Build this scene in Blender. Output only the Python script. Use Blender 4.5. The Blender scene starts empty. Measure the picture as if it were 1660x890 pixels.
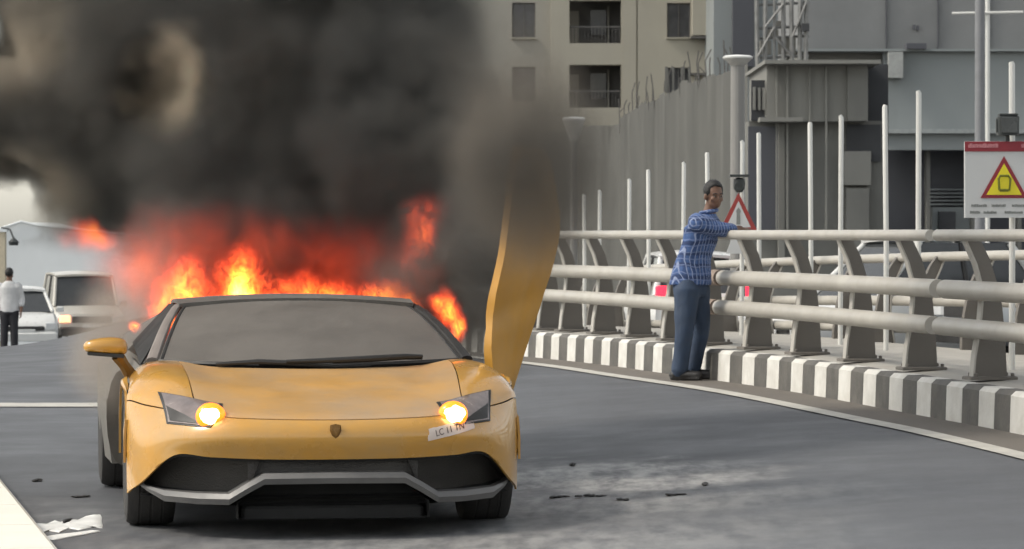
import bpy, bmesh, math, random
import numpy as np
from mathutils import Vector, Matrix, noise as mnoise
random.seed(7)
sc = bpy.context.scene
COL = sc.collection
R = math.radians

# ---------------------------------------------------------------- camera, world, sun, exposure
F = 5500.0; CXP = 830.0; HZP = 378.0; EYE = 1.5            # lens in photo pixels, optical axis, horizon row, eye height
cam_d = bpy.data.cameras.new("camera"); cam = bpy.data.objects.new("camera", cam_d); COL.objects.link(cam)
cam.location = (0, 0, EYE); cam.rotation_euler = (R(90), 0, 0)
cam_d.sensor_width = 36; cam_d.lens = F / 1660 * 36
cam_d.shift_y = -(445 - HZP) / 1660
cam_d.clip_start = 0.5; cam_d.clip_end = 6000
cam_d.dof.use_dof = True; cam_d.dof.focus_distance = 18.5; cam_d.dof.aperture_fstop = 11
sc.camera = cam

SUN_EL, SUN_AZ = 46, -100      # degrees; azimuth measured from +Y (away from the camera) towards +X
world = bpy.data.worlds.new("World"); sc.world = world; world.use_nodes = True
wn = world.node_tree.nodes; wl = world.node_tree.links
sky = wn.new("ShaderNodeTexSky"); sky.sky_type = 'NISHITA'; sky.sun_disc = False
sky.sun_elevation = R(SUN_EL); sky.sun_rotation = R(SUN_AZ)
sky.air_density = 1.0; sky.dust_density = 1.2; sky.ozone_density = 1.0; sky.altitude = 0
hs = wn.new("ShaderNodeHueSaturation"); hs.inputs["Saturation"].default_value = 0.30      # hazy, milky sky
wl.new(sky.outputs[0], hs.inputs["Color"]); tn = wn.new("ShaderNodeMix"); tn.data_type = 'RGBA'; tn.blend_type = 'MULTIPLY'; tn.inputs["Factor"].default_value = 1.0
tn.inputs["B"].default_value = (1.0, 0.97, 0.90, 1); wl.new(hs.outputs[0], tn.inputs["A"]); wl.new(tn.outputs["Result"], wn["Background"].inputs[0]); wn["Background"].inputs[1].default_value = 0.15
sun_d = bpy.data.lights.new("sun", 'SUN'); sun_d.energy = 1.4; sun_d.angle = R(11); sun_d.color = (1.0, 0.93, 0.82)
sun = bpy.data.objects.new("sun", sun_d); COL.objects.link(sun)
sd = Vector((math.sin(R(SUN_AZ)) * math.cos(R(SUN_EL)), math.cos(R(SUN_AZ)) * math.cos(R(SUN_EL)), math.sin(R(SUN_EL))))
sun.rotation_euler = sd.to_track_quat('Z', 'Y').to_euler()
sc.view_settings.view_transform = 'Standard'; sc.view_settings.look = 'None'
sc.view_settings.exposure = 0.75; sc.view_settings.gamma = 1.0
sc.render.engine = 'CYCLES'
cy = sc.cycles
cy.volume_bounces = 1; cy.volume_step_rate = 1.0; cy.volume_max_steps = 256
cy.max_bounces = 6; cy.diffuse_bounces = 3; cy.glossy_bounces = 3; cy.transparent_max_bounces = 12
cy.use_denoising = True
cy.use_adaptive_sampling = True; cy.adaptive_threshold = 0.035; cy.adaptive_min_samples = 24
sc.render.film_transparent = False

# ---------------------------------------------------------------- helpers
def px(x, Y, y=None, z=None):
    """a world point seen at photo pixel (x, y) at distance Y"""
    X = (x - CXP) / F * Y
    Z = z if z is not None else EYE - (y - HZP) / F * Y
    return Vector((X, Y, Z))

def smooth(t):
    t = max(0.0, min(1.0, t)); return t * t * (3 - 2 * t)

class MB:
    """collects shapes; build() links them as one mesh object"""
    def __init__(s): s.v = []; s.f = []
    def add(s, vs, fs):
        n = len(s.v); s.v += [tuple(p) for p in vs]; s.f += [tuple(i + n for i in f) for f in fs]; return s
    def box(s, c, d, rz=0.0, taper=1.0, rot=None):
        hx, hy, hz = d[0] / 2, d[1] / 2, d[2] / 2
        P = [Vector((x * (taper if z > 0 else 1), y * (taper if z > 0 else 1), z)) for z in (-hz, hz) for x, y in ((-hx, -hy), (hx, -hy), (hx, hy), (-hx, hy))]
        m = rot if rot is not None else Matrix.Rotation(rz, 3, 'Z')
        c = Vector(c)
        return s.add([c + m @ p for p in P], [(3, 2, 1, 0), (4, 5, 6, 7), (0, 1, 5, 4), (1, 2, 6, 5), (2, 3, 7, 6), (3, 0, 4, 7)])
    def cbox(s, c, d, ch=0.02, rz=0.0):
        """box with chamfered upright and top edges"""
        hx, hy, hz = d[0] / 2, d[1] / 2, d[2] / 2
        m = Matrix.Rotation(rz, 3, 'Z'); c = Vector(c)
        def ring(k, z):
            a, b = hx - k, hy - k
            q = [(a - ch, -b), (a, -b + ch), (a, b - ch), (a - ch, b), (-a + ch, b), (-a, b - ch), (-a, -b + ch), (-a + ch, -b)]
            return [c + m @ Vector((x, y, z)) for x, y in q]
        return s.loft([ring(0, -hz), ring(0, hz - ch), ring(ch, hz)], True, True)
    def loft(s, rings, close=True, caps=False):
        n = len(rings[0]); vs = [p for r in rings for p in r]; fs = []
        for i in range(len(rings) - 1):
            for j in range(n if close else n - 1):
                k = (j + 1) % n
                fs.append((i * n + j, i * n + k, (i + 1) * n + k, (i + 1) * n + j))
        if caps:
            fs.append(tuple(range(n - 1, -1, -1))); fs.append(tuple((len(rings) - 1) * n + j for j in range(n)))
        return s.add(vs, fs)
    def tube(s, pts, rad, n=10, caps=True, flat=1.0):
        pts = [Vector(p) for p in pts]; N = len(pts)
        rad = [rad] * N if not hasattr(rad, '__len__') else rad
        rings = []; ref = None
        for i, p in enumerate(pts):
            t = (pts[min(i + 1, N - 1)] - pts[max(i - 1, 0)])
            if t.length < 1e-9: t = Vector((0, 0, 1))
            t.normalize()
            if ref is None: ref = Vector((0, 0, 1)) if abs(t.z) < 0.9 else Vector((1, 0, 0))
            a = t.cross(ref)
            if a.length < 1e-6: a = t.orthogonal()
            a.normalize(); b = a.cross(t); ref = b if abs(t.z) > 0.9 or ref is not None else ref
            rings.append([p + (a * math.cos(q) + b * math.sin(q) * flat) * rad[i] for q in [2 * math.pi * k / n for k in range(n)]])
        return s.loft(rings, True, caps)
    def lathe(s, prof, origin=(0, 0, 0), axis='Z', n=24):
        """prof: (radius, height) pairs"""
        o = Vector(origin); rings = []
        for r, h in prof:
            ring = []
            for k in range(n):
                a = 2 * math.pi * k / n
                q = (r * math.cos(a), r * math.sin(a), h)
                ring.append(o + (Vector(q) if axis == 'Z' else Vector((q[2], q[0], q[1])) if axis == 'X' else Vector((q[1], q[2], q[0]))))
            rings.append(ring)
        return s.loft(rings, True, True)
    def grid(s, P):
        r, c = len(P), len(P[0])
        return s.add([p for row in P for p in row], [(i * c + j, i * c + j + 1, (i + 1) * c + j + 1, (i + 1) * c + j) for i in range(r - 1) for j in range(c - 1)])
    def slab(s, P, th):
        """grid P given a thickness th along its own averaged normal"""
        r, c = len(P), len(P[0]); P = [[Vector(p) for p in row] for row in P]
        Q = []
        for i in range(r):
            row = []
            for j in range(c):
                a = P[min(i + 1, r - 1)][j] - P[max(i - 1, 0)][j]; b = P[i][min(j + 1, c - 1)] - P[i][max(j - 1, 0)]
                n = a.cross(b); n = n.normalized() if n.length > 1e-9 else Vector((0, 0, 1))
                row.append(P[i][j] - n * th)
            Q.append(row)
        vs = [p for row in P for p in row] + [p for row in Q for p in row]; o = r * c
        fs = []
        for i in range(r - 1):
            for j in range(c - 1):
                a, b, d, e = i * c + j, i * c + j + 1, (i + 1) * c + j + 1, (i + 1) * c + j
                fs += [(a, b, d, e), (o + e, o + d, o + b, o + a)]
        for j in range(c - 1):
            fs += [(j + 1, j, o + j, o + j + 1), ((r - 1) * c + j, (r - 1) * c + j + 1, o + (r - 1) * c + j + 1, o + (r - 1) * c + j)]
        for i in range(r - 1):
            fs += [(i * c, (i + 1) * c, o + (i + 1) * c, o + i * c), ((i + 1) * c + c - 1, i * c + c - 1, o + i * c + c - 1, o + (i + 1) * c + c - 1)]
        return s.add(vs, fs)
    def prism(s, outline, a, b, plane='XZ'):
        """outline (2-D) extruded from a to b along the third axis"""
        def mk(p, t): return (p[0], t, p[1]) if plane == 'XZ' else (t, p[0], p[1]) if plane == 'YZ' else (p[0], p[1], t)
        return s.loft([[mk(p, a) for p in outline], [mk(p, b) for p in outline]], True, True)
    def blob(s, c, r, sub=2, amp=0.0, freq=3.0, seed=0.0):
        bm = bmesh.new(); bmesh.ops.create_icosphere(bm, subdivisions=sub, radius=1.0)
        c = Vector(c); r = Vector(r) if hasattr(r, '__len__') else Vector((r, r, r))
        vs = []
        for v in bm.verts:
            p = v.co.copy(); k = 1 + amp * mnoise.noise(p * freq + Vector((seed, seed * 1.7, 0)))
            vs.append(c + Vector((p.x * r.x, p.y * r.y, p.z * r.z)) * k)
        fs = [tuple(v.index for v in f.verts) for f in bm.faces]; bm.free()
        return s.add(vs, fs)
    def build(s, name, mat=None, parent=None, smooth_angle=35, loc=None, rz=0):
        me = bpy.data.meshes.new(name); me.from_pydata(s.v, [], s.f); me.update()
        bm = bmesh.new(); bm.from_mesh(me); bmesh.ops.recalc_face_normals(bm, faces=bm.faces); bm.to_mesh(me); bm.free()
        if smooth_angle:
            me.shade_smooth(); me.set_sharp_from_angle(angle=R(smooth_angle))
        if mat: me.materials.append(mat)
        o = bpy.data.objects.new(name, me); COL.objects.link(o)
        if parent: o.parent = parent
        if loc is not None: o.location = loc
        if rz: o.rotation_euler.z = rz
        return o

def tag(o, label=None, cat=None, group=None, kind=None):
    if label: o['label'] = label
    if cat: o['category'] = cat
    if group: o['group'] = group
    if kind: o['kind'] = kind
    return o
def thing(name, label, cat, loc=(0, 0, 0), rz=0.0, group=None):
    o = bpy.data.objects.new(name, None); COL.objects.link(o); o.empty_display_size = 0.2
    o.location = loc; o.rotation_euler.z = rz
    return tag(o, label, cat, group)
def copy_tree(o, parent=None):
    c = o.copy(); COL.objects.link(c)
    if parent: c.parent = parent
    for ch in o.children: copy_tree(ch, c)
    return c
def part_copy(o, parent, loc=None, rz=None):
    c = o.copy(); COL.objects.link(c); c.parent = parent
    if loc is not None: c.location = loc
    if rz is not None: c.rotation_euler.z = rz
    return c

# ---------------------------------------------------------------- materials
def srgb(r, g, b):
    f = lambda c: (c / 255) / 12.92 if c / 255 <= 0.04045 else ((c / 255 + 0.055) / 1.055) ** 2.4
    return (f(r), f(g), f(b))
def M(name, base, rough=0.6, metal=0.0, var=0.15, scale=6.0, bump=0.1, bscale=40.0, stretch=(1, 1, 1), coat=0.0, spec=0.5,
      dirt=None, dirt_amt=0.0, dirt_scale=1.5, emit=None, emit_s=0.0):
    m = bpy.data.materials.new(name); m.use_nodes = True
    nt = m.node_tree; n = nt.nodes; L = nt.links; b = n["Principled BSDF"]
    tc = n.new("ShaderNodeTexCoord"); mp = n.new("ShaderNodeMapping"); mp.inputs["Scale"].default_value = stretch
    L.new(tc.outputs["Object"], mp.inputs["Vector"])
    nz = n.new("ShaderNodeTexNoise"); nz.inputs["Scale"].default_value = scale; nz.inputs["Detail"].default_value = 6; nz.inputs["Roughness"].default_value = 0.6
    L.new(mp.outputs[0], nz.inputs["Vector"])
    rp = n.new("ShaderNodeMapRange"); rp.inputs[1].default_value = 0.3; rp.inputs[2].default_value = 0.7
    rp.inputs[3].default_value = 1 - var; rp.inputs[4].default_value = 1 + var
    L.new(nz.outputs["Fac"], rp.inputs[0])
    mx = n.new("ShaderNodeVectorMath"); mx.operation = 'SCALE'; mx.inputs[0].default_value = base[:3]
    L.new(rp.outputs[0], mx.inputs["Scale"])
    out = mx.outputs[0]
    if dirt is not None:
        dn = n.new("ShaderNodeTexNoise"); dn.inputs["Scale"].default_value = dirt_scale; dn.inputs["Detail"].default_value = 8; dn.inputs["Roughness"].default_value = 0.65
        L.new(mp.outputs[0], dn.inputs["Vector"])
        dr = n.new("ShaderNodeMapRange"); dr.inputs[1].default_value = 0.35; dr.inputs[2].default_value = 0.7; dr.inputs[3].default_value = dirt_amt * 0.25; dr.inputs[4].default_value = dirt_amt
        L.new(dn.outputs["Fac"], dr.inputs[0])
        dm = n.new("ShaderNodeMix"); dm.data_type = 'RGBA'; dm.inputs["B"].default_value = (*dirt[:3], 1)
        L.new(dr.outputs[0], dm.inputs["Factor"]); L.new(out, dm.inputs["A"]); out = dm.outputs["Result"]
    L.new(out, b.inputs["Base Color"])
    b.inputs["Roughness"].default_value = rough; b.inputs["Metallic"].default_value = metal
    b.inputs["Coat Weight"].default_value = coat; b.inputs["Coat Roughness"].default_value = 0.06
    b.inputs["Specular IOR Level"].default_value = spec
    if rough > 0.15:
        rr = n.new("ShaderNodeMapRange"); rr.inputs[1].default_value = 0.3; rr.inputs[2].default_value = 0.7
        rr.inputs[3].default_value = max(0.03, rough - 0.12); rr.inputs[4].default_value = min(1, rough + 0.12)
        L.new(nz.outputs["Fac"], rr.inputs[0]); L.new(rr.outputs[0], b.inputs["Roughness"])
    if bump > 0:
        bn = n.new("ShaderNodeTexNoise"); bn.inputs["Scale"].default_value = bscale; bn.inputs["Detail"].default_value = 4
        L.new(mp.outputs[0], bn.inputs["Vector"])
        bp = n.new("ShaderNodeBump"); bp.inputs["Strength"].default_value = bump; bp.inputs["Distance"].default_value = 0.02
        L.new(bn.outputs["Fac"], bp.inputs["Height"]); L.new(bp.outputs[0], b.inputs["Normal"])
    if emit:
        b.inputs["Emission Color"].default_value = (*emit, 1); b.inputs["Emission Strength"].default_value = emit_s
    return m

m_yellow = M("yellow_paint", (0.60, 0.285, 0.022), 0.30, var=0.05, scale=3, bump=0, coat=.7, dirt=(0.35, 0.25, 0.12), dirt_amt=0.6, dirt_scale=2.6)
m_hood = M("dusty_yellow_paint", (0.62, 0.31, 0.045), 0.42, var=0.05, scale=3, bump=0, coat=0.25, dirt=(0.36, 0.28, 0.2), dirt_amt=0.9, dirt_scale=1.3)
m_door = M("smoke_dulled_yellow", (0.56, 0.27, 0.022), 0.55, var=0.08, scale=3, bump=0, coat=0.1, dirt=(0.33, 0.20, 0.07), dirt_amt=0.5, dirt_scale=2.2)
m_char = M("charred_paint", (0.095, 0.09, 0.08), 0.7, var=0.4, scale=5, bump=0.2, dirt=(0.17, 0.16, 0.145), dirt_amt=0.6)
m_black = M("black_plastic", (0.022, 0.021, 0.02), 0.55, var=0.2, bump=0.05)
m_soot = M("soot_black", (0.012, 0.012, 0.012), 0.85, var=0.3, bump=0.1)
m_grille = M("intake_mesh", (0.05, 0.046, 0.042), 0.6, var=0.3, bump=0.4, bscale=120)
m_splitter = M("grey_carbon", (0.10, 0.10, 0.10), 0.5, var=0.15, bump=0.05, dirt=(0.22, 0.21, 0.2), dirt_amt=0.4)
m_ash = M("ash_covered_glass", (0.118, 0.107, 0.095), 0.6, var=0.1, scale=2.5, bump=0.05, dirt=(0.165, 0.148, 0.13), dirt_amt=0.5, dirt_scale=1.2)
m_glass = M("dark_glass", (0.045, 0.048, 0.05), 0.12, var=0.1, bump=0)
m_tyre = M("tyre_rubber", (0.02, 0.02, 0.02), 0.85, var=0.2, bump=0.2, dirt=(0.12, 0.11, 0.10), dirt_amt=0.3)
m_rim = M("dark_alloy", (0.06, 0.06, 0.06), 0.4, metal=0.7, var=0.1, bump=0)
m_pillar = M("grey_pillar", (0.24, 0.21, 0.19), 0.5, var=0.15, bump=0)
m_lens = M("headlight_lens", (0.19, 0.155, 0.145), 0.2, var=0.25, scale=12, bump=0, coat=0.6)
m_sticker = M("white_sticker", (0.66, 0.56, 0.50), 0.6, var=0.05, bump=0)
m_ink = M("dark_ink", (0.10, 0.07, 0.06), 0.7, var=0.1, bump=0)
m_badge = M("badge", (0.20, 0.10, 0.02), 0.35, metal=0.4, var=0.2, bump=0)
m_white = M("white_enamel", (0.66, 0.66, 0.63), 0.5, var=0.06, bump=0.03, dirt=(0.4, 0.39, 0.36), dirt_amt=0.35)
m_rail = M("cream_rail_paint", (0.47, 0.45, 0.405), 0.45, var=0.07, scale=4, bump=0.03, dirt=(0.25, 0.22, 0.18), dirt_amt=0.5, dirt_scale=2.2)
m_post = M("grey_post_paint", (0.16, 0.148, 0.132), 0.6, var=0.12, bump=0.06, dirt=(0.10, 0.085, 0.07), dirt_amt=0.6)
m_postsunlit = M("sunlit_post_edge", (0.47, 0.45, 0.41), 0.55, var=0.1, bump=0.05, dirt=(0.25, 0.23, 0.2), dirt_amt=0.5)
m_kw = M("kerb_white_paint", (0.74, 0.73, 0.69), 0.65, var=0.06, bump=0.12, dirt=(0.30, 0.27, 0.22), dirt_amt=0.5, dirt_scale=4)
m_kb = M("kerb_black_paint", (0.062, 0.06, 0.056), 0.7, var=0.3, bump=0.2, dirt=(0.20, 0.185, 0.16), dirt_amt=0.5, dirt_scale=5)
m_conc = M("kerb_concrete", (0.42, 0.40, 0.36), 0.8, var=0.12, bump=0.15, dirt=(0.24, 0.22, 0.19), dirt_amt=0.5, dirt_scale=2)
m_gutter = M("gutter_dust", (0.165, 0.145, 0.122), 0.85, var=0.2, scale=3, bump=0.2, dirt=(0.09, 0.085, 0.08), dirt_amt=0.5)
m_mark = M("road_paint", (0.58, 0.56, 0.50), 0.7, var=0.1, bump=0.1, dirt=(0.2, 0.19, 0.18), dirt_amt=0.5, dirt_scale=4)
m_cream = M("cream_kerb_paint", (0.86, 0.83, 0.74), 0.6, var=0.03, bump=0.05, dirt=(0.6, 0.55, 0.45), dirt_amt=0.3, dirt_scale=3)
m_skyglare = M("white_sky_glare", (0.80, 0.80, 0.77), 0.5, var=0.1, bump=0.3, bscale=25)  # matte white stands in for bright sky reflected in a puddle
m_debris = M("burnt_debris", (0.025, 0.024, 0.023), 0.8, var=0.3, bump=0.3)

def asphalt():
    m = bpy.data.materials.new("asphalt"); m.use_nodes = True
    nt = m.node_tree; n = nt.nodes; L = nt.links; b = n["Principled BSDF"]
    tc = n.new("ShaderNodeTexCoord")
    def nz(scale, det=5, st=None):
        x = n.new("ShaderNodeTexNoise"); x.inputs["Scale"].default_value = scale; x.inputs["Detail"].default_value = det; x.inputs["Roughness"].default_value = 0.62
        if st:
            mp = n.new("ShaderNodeMapping"); mp.inputs["Scale"].default_value = st; L.new(tc.outputs["Object"], mp.inputs[0]); L.new(mp.outputs[0], x.inputs["Vector"])
        else: L.new(tc.outputs["Object"], x.inputs["Vector"])
        return x
    def ramp(src, a, b_, lo, hi):
        r = n.new("ShaderNodeMapRange"); r.inputs[1].default_value = a; r.inputs[2].default_value = b_; r.inputs[3].default_value = lo; r.inputs[4].default_value = hi
        L.new(src, r.inputs[0]); return r.outputs[0]
    def mix(fac, A, B):
        x = n.new("ShaderNodeMix"); x.data_type = 'RGBA'
        for k, v in (("A", A), ("B", B)):
            if isinstance(v, tuple): x.inputs[k].default_value = (*v, 1)
            else: L.new(v, x.inputs[k])
        L.new(fac, x.inputs["Factor"]); return x.outputs["Result"]
    base = mix(ramp(nz(0.45, 6).outputs["Fac"], 0.3, 0.7, 0, 1), (0.066, 0.070, 0.079), (0.092, 0.097, 0.107))
    lanes = mix(ramp(nz(1.0, 4, (1.6, 0.12, 1)).outputs["Fac"], 0.45, 0.62, 0, 0.45), base, (0.052, 0.053, 0.059))   # tyre-polished streaks along the road
    grain = mix(ramp(nz(90, 3).outputs["Fac"], 0.35, 0.7, 0, 0.35), lanes, (0.13, 0.13, 0.13))
    # dried extinguisher powder and ash spread over the road around the car (a stain with its own shape)
    wp = nz(1.7, 5); sb = n.new("ShaderNodeVectorMath"); sb.operation = 'SUBTRACT'; sb.inputs[1].default_value = (.5, .5, .5); L.new(wp.outputs["Color"], sb.inputs[0])
    ma = n.new("ShaderNodeVectorMath"); ma.operation = 'MULTIPLY_ADD'; ma.inputs[1].default_value = (1.1, 2.6, 0); L.new(sb.outputs[0], ma.inputs[0]); L.new(tc.outputs["Object"], ma.inputs[2])
    acc = None
    for cx, cy_, rx, ry, rot, gain in ((.45, 20.1, .95, 1.5, .5, 1.0), (.25, 18.3, 1.0, 1.3, .2, .55), (-.3, 15.9, 2.0, 2.0, 0, .5), (1.2, 18.0, .9, 1.0, .6, .35), (-2.5, 17.6, .7, 1.4, 0, .3)):
        mp = n.new("ShaderNodeMapping"); mp.vector_type = 'TEXTURE'; mp.inputs["Location"].default_value = (cx, cy_, 0); mp.inputs["Rotation"].default_value = (0, 0, rot); mp.inputs["Scale"].default_value = (rx, ry, 1e6)
        L.new(ma.outputs[0], mp.inputs[0]); ln = n.new("ShaderNodeVectorMath"); ln.operation = 'LENGTH'; L.new(mp.outputs[0], ln.inputs[0])
        e = ramp(ln.outputs["Value"], 1.15, .35, 0, gain)
        if acc is None: acc = e
        else:
            x = n.new("ShaderNodeMath"); x.operation = 'MAXIMUM'; L.new(acc, x.inputs[0]); L.new(e, x.inputs[1]); acc = x.outputs[0]
    pt = n.new("ShaderNodeMath"); pt.operation = 'MULTIPLY'; L.new(acc, pt.inputs[0]); L.new(ramp(nz(5, 7, (1.5, .4, 1)).outputs["Fac"], .36, .62, .15, 1), pt.inputs[1])
    powdered = mix(pt.outputs[0], grain, (.42, .415, .40))
    L.new(powdered, b.inputs["Base Color"])
    L.new(ramp(nz(0.8, 5).outputs["Fac"], 0.35, 0.65, 0.5, 0.72), b.inputs["Roughness"])
    bp = n.new("ShaderNodeBump"); bp.inputs["Strength"].default_value = 0.25; bp.inputs["Distance"].default_value = 0.01
    L.new(nz(120, 3).outputs["Fac"], bp.inputs["Height"]); L.new(bp.outputs[0], b.inputs["Normal"])
    return m
m_asphalt = asphalt()

# ---------------------------------------------------------------- road shape
def zl(Y):
    if Y <= 20: return 0.0
    if Y <= 85: return -0.00037 * (Y - 20) ** 2
    return -0.00037 * 65 ** 2 - 0.048 * (Y - 85)
KP = [(3.95, 12), (3.72, 17.5), (3.217, 21.9), (2.984, 23.3), (2.739, 24.8), (2.475, 26.4), (2.18, 28.0), (1.716, 29.9), (1.40, 31.1),
      (0.911, 33.3), (0.272, 35.7), (-0.55, 39), (-1.8, 44.5), (-3.6, 53), (-5.8, 65), (-8, 80), (-9.6, 100), (-10.2, 140), (-10.2, 160)]
def catmull(P, n):
    P = [Vector((*p, 0)) if len(p) == 2 else Vector(p) for p in P]; out = []
    for i in range(len(P) - 1):
        a, b, c, d = P[max(i - 1, 0)], P[i], P[i + 1], P[min(i + 2, len(P) - 1)]
        for k in range(n):
            t = k / n
            out.append(0.5 * ((2 * b) + (c - a) * t + (2 * a - 5 * b + 4 * c - d) * t * t + (3 * b - a - 3 * c + d) * t ** 3))
    out.append(P[-1]); return out
PATH = catmull(KP, 10)
for _ in range(12):
    PATH = [PATH[0]] + [(PATH[i - 1] + PATH[i] * 2 + PATH[i + 1]) / 4 for i in range(1, len(PATH) - 1)] + [PATH[-1]]
ARC = [0.0]
for i in range(1, len(PATH)): ARC.append(ARC[-1] + (PATH[i] - PATH[i - 1]).length)
def at_arc(s):
    i = max(0, min(len(ARC) - 2, int(np.searchsorted(ARC, s)) - 1))
    t = (s - ARC[i]) / (ARC[i + 1] - ARC[i]); p = PATH[i].lerp(PATH[i + 1], t)
    d = (PATH[min(i + 2, len(PATH) - 1)] - PATH[max(i - 1, 0)]).normalized()
    return p, d, Vector((d.y, -d.x, 0))                 # point, direction (away), normal to the right
PNP = np.array([(p.x, p.y) for p in PATH])
def side_dist(X, Y):
    """signed distance to the kerb line, positive on the car's side"""
    A = PNP[:-1]; B = PNP[1:]; q = np.array((X, Y)); ab = B - A
    t = np.clip(((q - A) * ab).sum(1) / (ab * ab).sum(1), 0, 1); pr = A + ab * t[:, None]
    dd = np.hypot(*(q - pr).T); k = int(dd.argmin()); cr = ab[k][0] * (Y - A[k][1]) - ab[k][1] * (X - A[k][0])
    return dd[k] if cr > 0 else -dd[k]
def zk(Y): return 0.21 - (0.0009 * max(0, Y - 30.5) ** 2 if Y < 36 else 0.0009 * 5.5 ** 2 + 0.015 * (Y - 36))
def gz(X, Y):
    d = side_dist(X, Y)
    b = smooth(1 - d / 4.6) if d > 0 else smooth(1 - max(0, -d - 2.6) / 1.6)
    return zl(Y) * (1 - b) + zk(Y) * b
def grid_surface(name, xs, ys, zf, mat):
    P = [[(x, y, zf(x, y)) for x in xs] for y in ys]
    return MB().grid(P).build(name, mat, smooth_angle=60)
ys = [2 + 1.0 * i for i in range(12)] + [14 + 0.5 * i for i in range(60)] + [44 + 2 * i for i in range(58)]
xs = [-26 + 1.5 * i for i in range(15)] + [-4 + 0.4 * i for i in range(26)] + [6.5 + 1.5 * i for i in range(14)]
tag(grid_surface("road", xs, ys, gz, m_asphalt), kind="structure")
m_ground = M("dry_earth", (0.16, 0.14, 0.115), 0.9, var=0.2, scale=0.3, bump=0.2)
tag(MB().grid([[(x, y, -6.5) for x in (-3000, -300, -60, 60, 300, 3000)] for y in (-400, 0, 60, 160, 500, 4000)]).build("ground", m_ground), kind="structure")

def strip(name, s0, s1, off0, off1, dz, mat, ds=0.4):
    """a flat strip that follows the kerb line between two offsets (negative = on the road side)"""
    P = []; s = s0
    while s <= s1:
        p, d, n = at_arc(s); row = []
        for o in (off0, (off0 + off1) / 2, off1):
            q = p + n * o; row.append((q.x, q.y, gz(q.x, q.y) + dz))
        P.append(row); s += ds
    return MB().grid(P).build(name, mat, smooth_angle=60)
tag(strip("gutter", 0.5, 60, -0.44, 0.05, 0.004, m_gutter), kind="structure")
tag(strip("road_marking", 0.5, 60, -0.60, -0.45, 0.008, m_mark), kind="structure")
# cross line on the far lane, left
zq = gz(-4.5, 30.2)
P = [[(x, y, gz(x, y) + 0.008) for x in [-9 + 0.5 * i for i in range(12)]] for y in (29.9, 30.3, 30.7)]
tag(MB().grid(P).build("cross_marking", m_mark), kind="structure")

# ---------------------------------------------------------------- painted kerb: each block a part
kerb = thing("kerb", "long black and white striped kerb under the cream tube railing", "kerb")
KH = 0.27
s = 0.6; i = 0
p_end = 46
while s < p_end:
    p, d, n = at_arc(s)
    ln = 0.36 if p.y < 26 else 0.36 - 0.006 * (p.y - 26)
    rings = []
    for q in (s + 0.004, s + ln - 0.004):
        p, d, n = at_arc(q); z = zk(p.y)
        ring = [(p + n * 0.0, z - 0.1), (p + n * 0.012, z + KH - 0.03), (p + n * 0.045, z + KH), (p + n * 0.16, z + KH), (p + n * 0.16, z - 0.1)]
        rings.append([(a.x, a.y, h) for a, h in ring])
    MB().loft(rings, True, True).build("kerb_stone", m_kw if i % 2 else m_kb, kerb, 25)
    s += ln; i += 1
# plinth behind the stones that carries the posts
P = []; s = 0.5
while s < 60:
    p, d, n = at_arc(s); z = zk(p.y)
    P.append([(*(p + n * o).xy, z + h) for o, h in ((0.162, -0.1), (0.162, KH - 0.006), (0.55, KH + 0.02), (2.4, KH - 0.02), (2.4, -0.6))]); s += 0.5
MB().grid(P).build("plinth", m_conc, kerb, 40)

# ---------------------------------------------------------------- tube railing on curved fin posts
def arc_for_px(xp, off):
    """arc length at which the line offset by off crosses the sight line of photo column xp"""
    best = (1e9, 0)
    for k in range(0, 1200):
        s = 2 + k * 0.04; p, d, n = at_arc(s); q = p + n * off
        e = abs(CXP + F * q.x / q.y - xp)
        if e < best[0]: best = (e, s)
    return best[1]
# fin outline: (across the road, height above the plinth); negative = towards the carriageway
FIN = [(-0.15, 0.0), (-0.135, 0.16), (-0.10, 0.36), (-0.085, 0.52), (-0.09, 0.66), (-0.13, 0.80), (-0.19, 0.93), (-0.225, 1.02), (-0.165, 1.035),
       (-0.10, 0.95), (-0.035, 0.82), (0.015, 0.66), (0.05, 0.50), (0.07, 0.30), (0.085, 0.0)]
bolt_src = MB().lathe([(0.014, 0), (0.014, 0.02), (0.006, 0.024)], n=6).build("bolt", m_post, None, 30)
def fin_post(par, s, off, zbase, flip, hs=1.0):
    p, d, n = at_arc(s); q = p + n * off; k = -1 if flip else 1
    ang = math.atan2(n.y, n.x)
    o = MB().prism([(a * k, h * hs) for a, h in FIN], -0.028, 0.028).build("post", m_post, par, 30, (q.x, q.y, zbase), ang)
    # welded flange on the carriageway edge, its sunlit brightness put into a pale colour
    m = MB()
    edge = [(a * k, h * hs) for a, h in FIN[:8]]
    rings = [[(a - k * 0.018, -0.045, h), (a - k * 0.018, 0.045, h), (a - k * 0.004, 0.045, h), (a - k * 0.004, -0.045, h)] for a, h in edge]
    m.loft(rings, True, True).build("flange", m_postsunlit, o, 30)
    f = MB(); f.cbox((-0.03 * k, 0, 0.012), (0.34, 0.2, 0.024), 0.006)
    f.build("base_plate", m_post, o, 30)
    if not flip:
        for sx in (-0.15, 0.11):
            for sy in (-0.07, 0.07): part_copy(bolt_src, o, (sx * k, sy, 0.024))
def rail_line(par, off, zf, rad, s0, s1, mat, sleeves=True, name="rail"):
    pts = []; s = s0
    while s <= s1:
        p, d, n = at_arc(s); q = p + n * off; pts.append((q.x, q.y, zf(s, q.y))); s += 0.3
    MB().tube(pts, rad, 14).build(name, mat, par, 50)
OFF = 0.34
near = thing("tube_railing", "near cream railing of three pipes on curved grey posts where the man leans", "railing")
post_px = [1612, 1500, 1402, 1314, 1236, 1158, 1100, 1042, 985, 932]
arcs = [arc_for_px(x, OFF) for x in post_px]
step0 = arcs[0] - arcs[1]
step0 = abs(step0)
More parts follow.
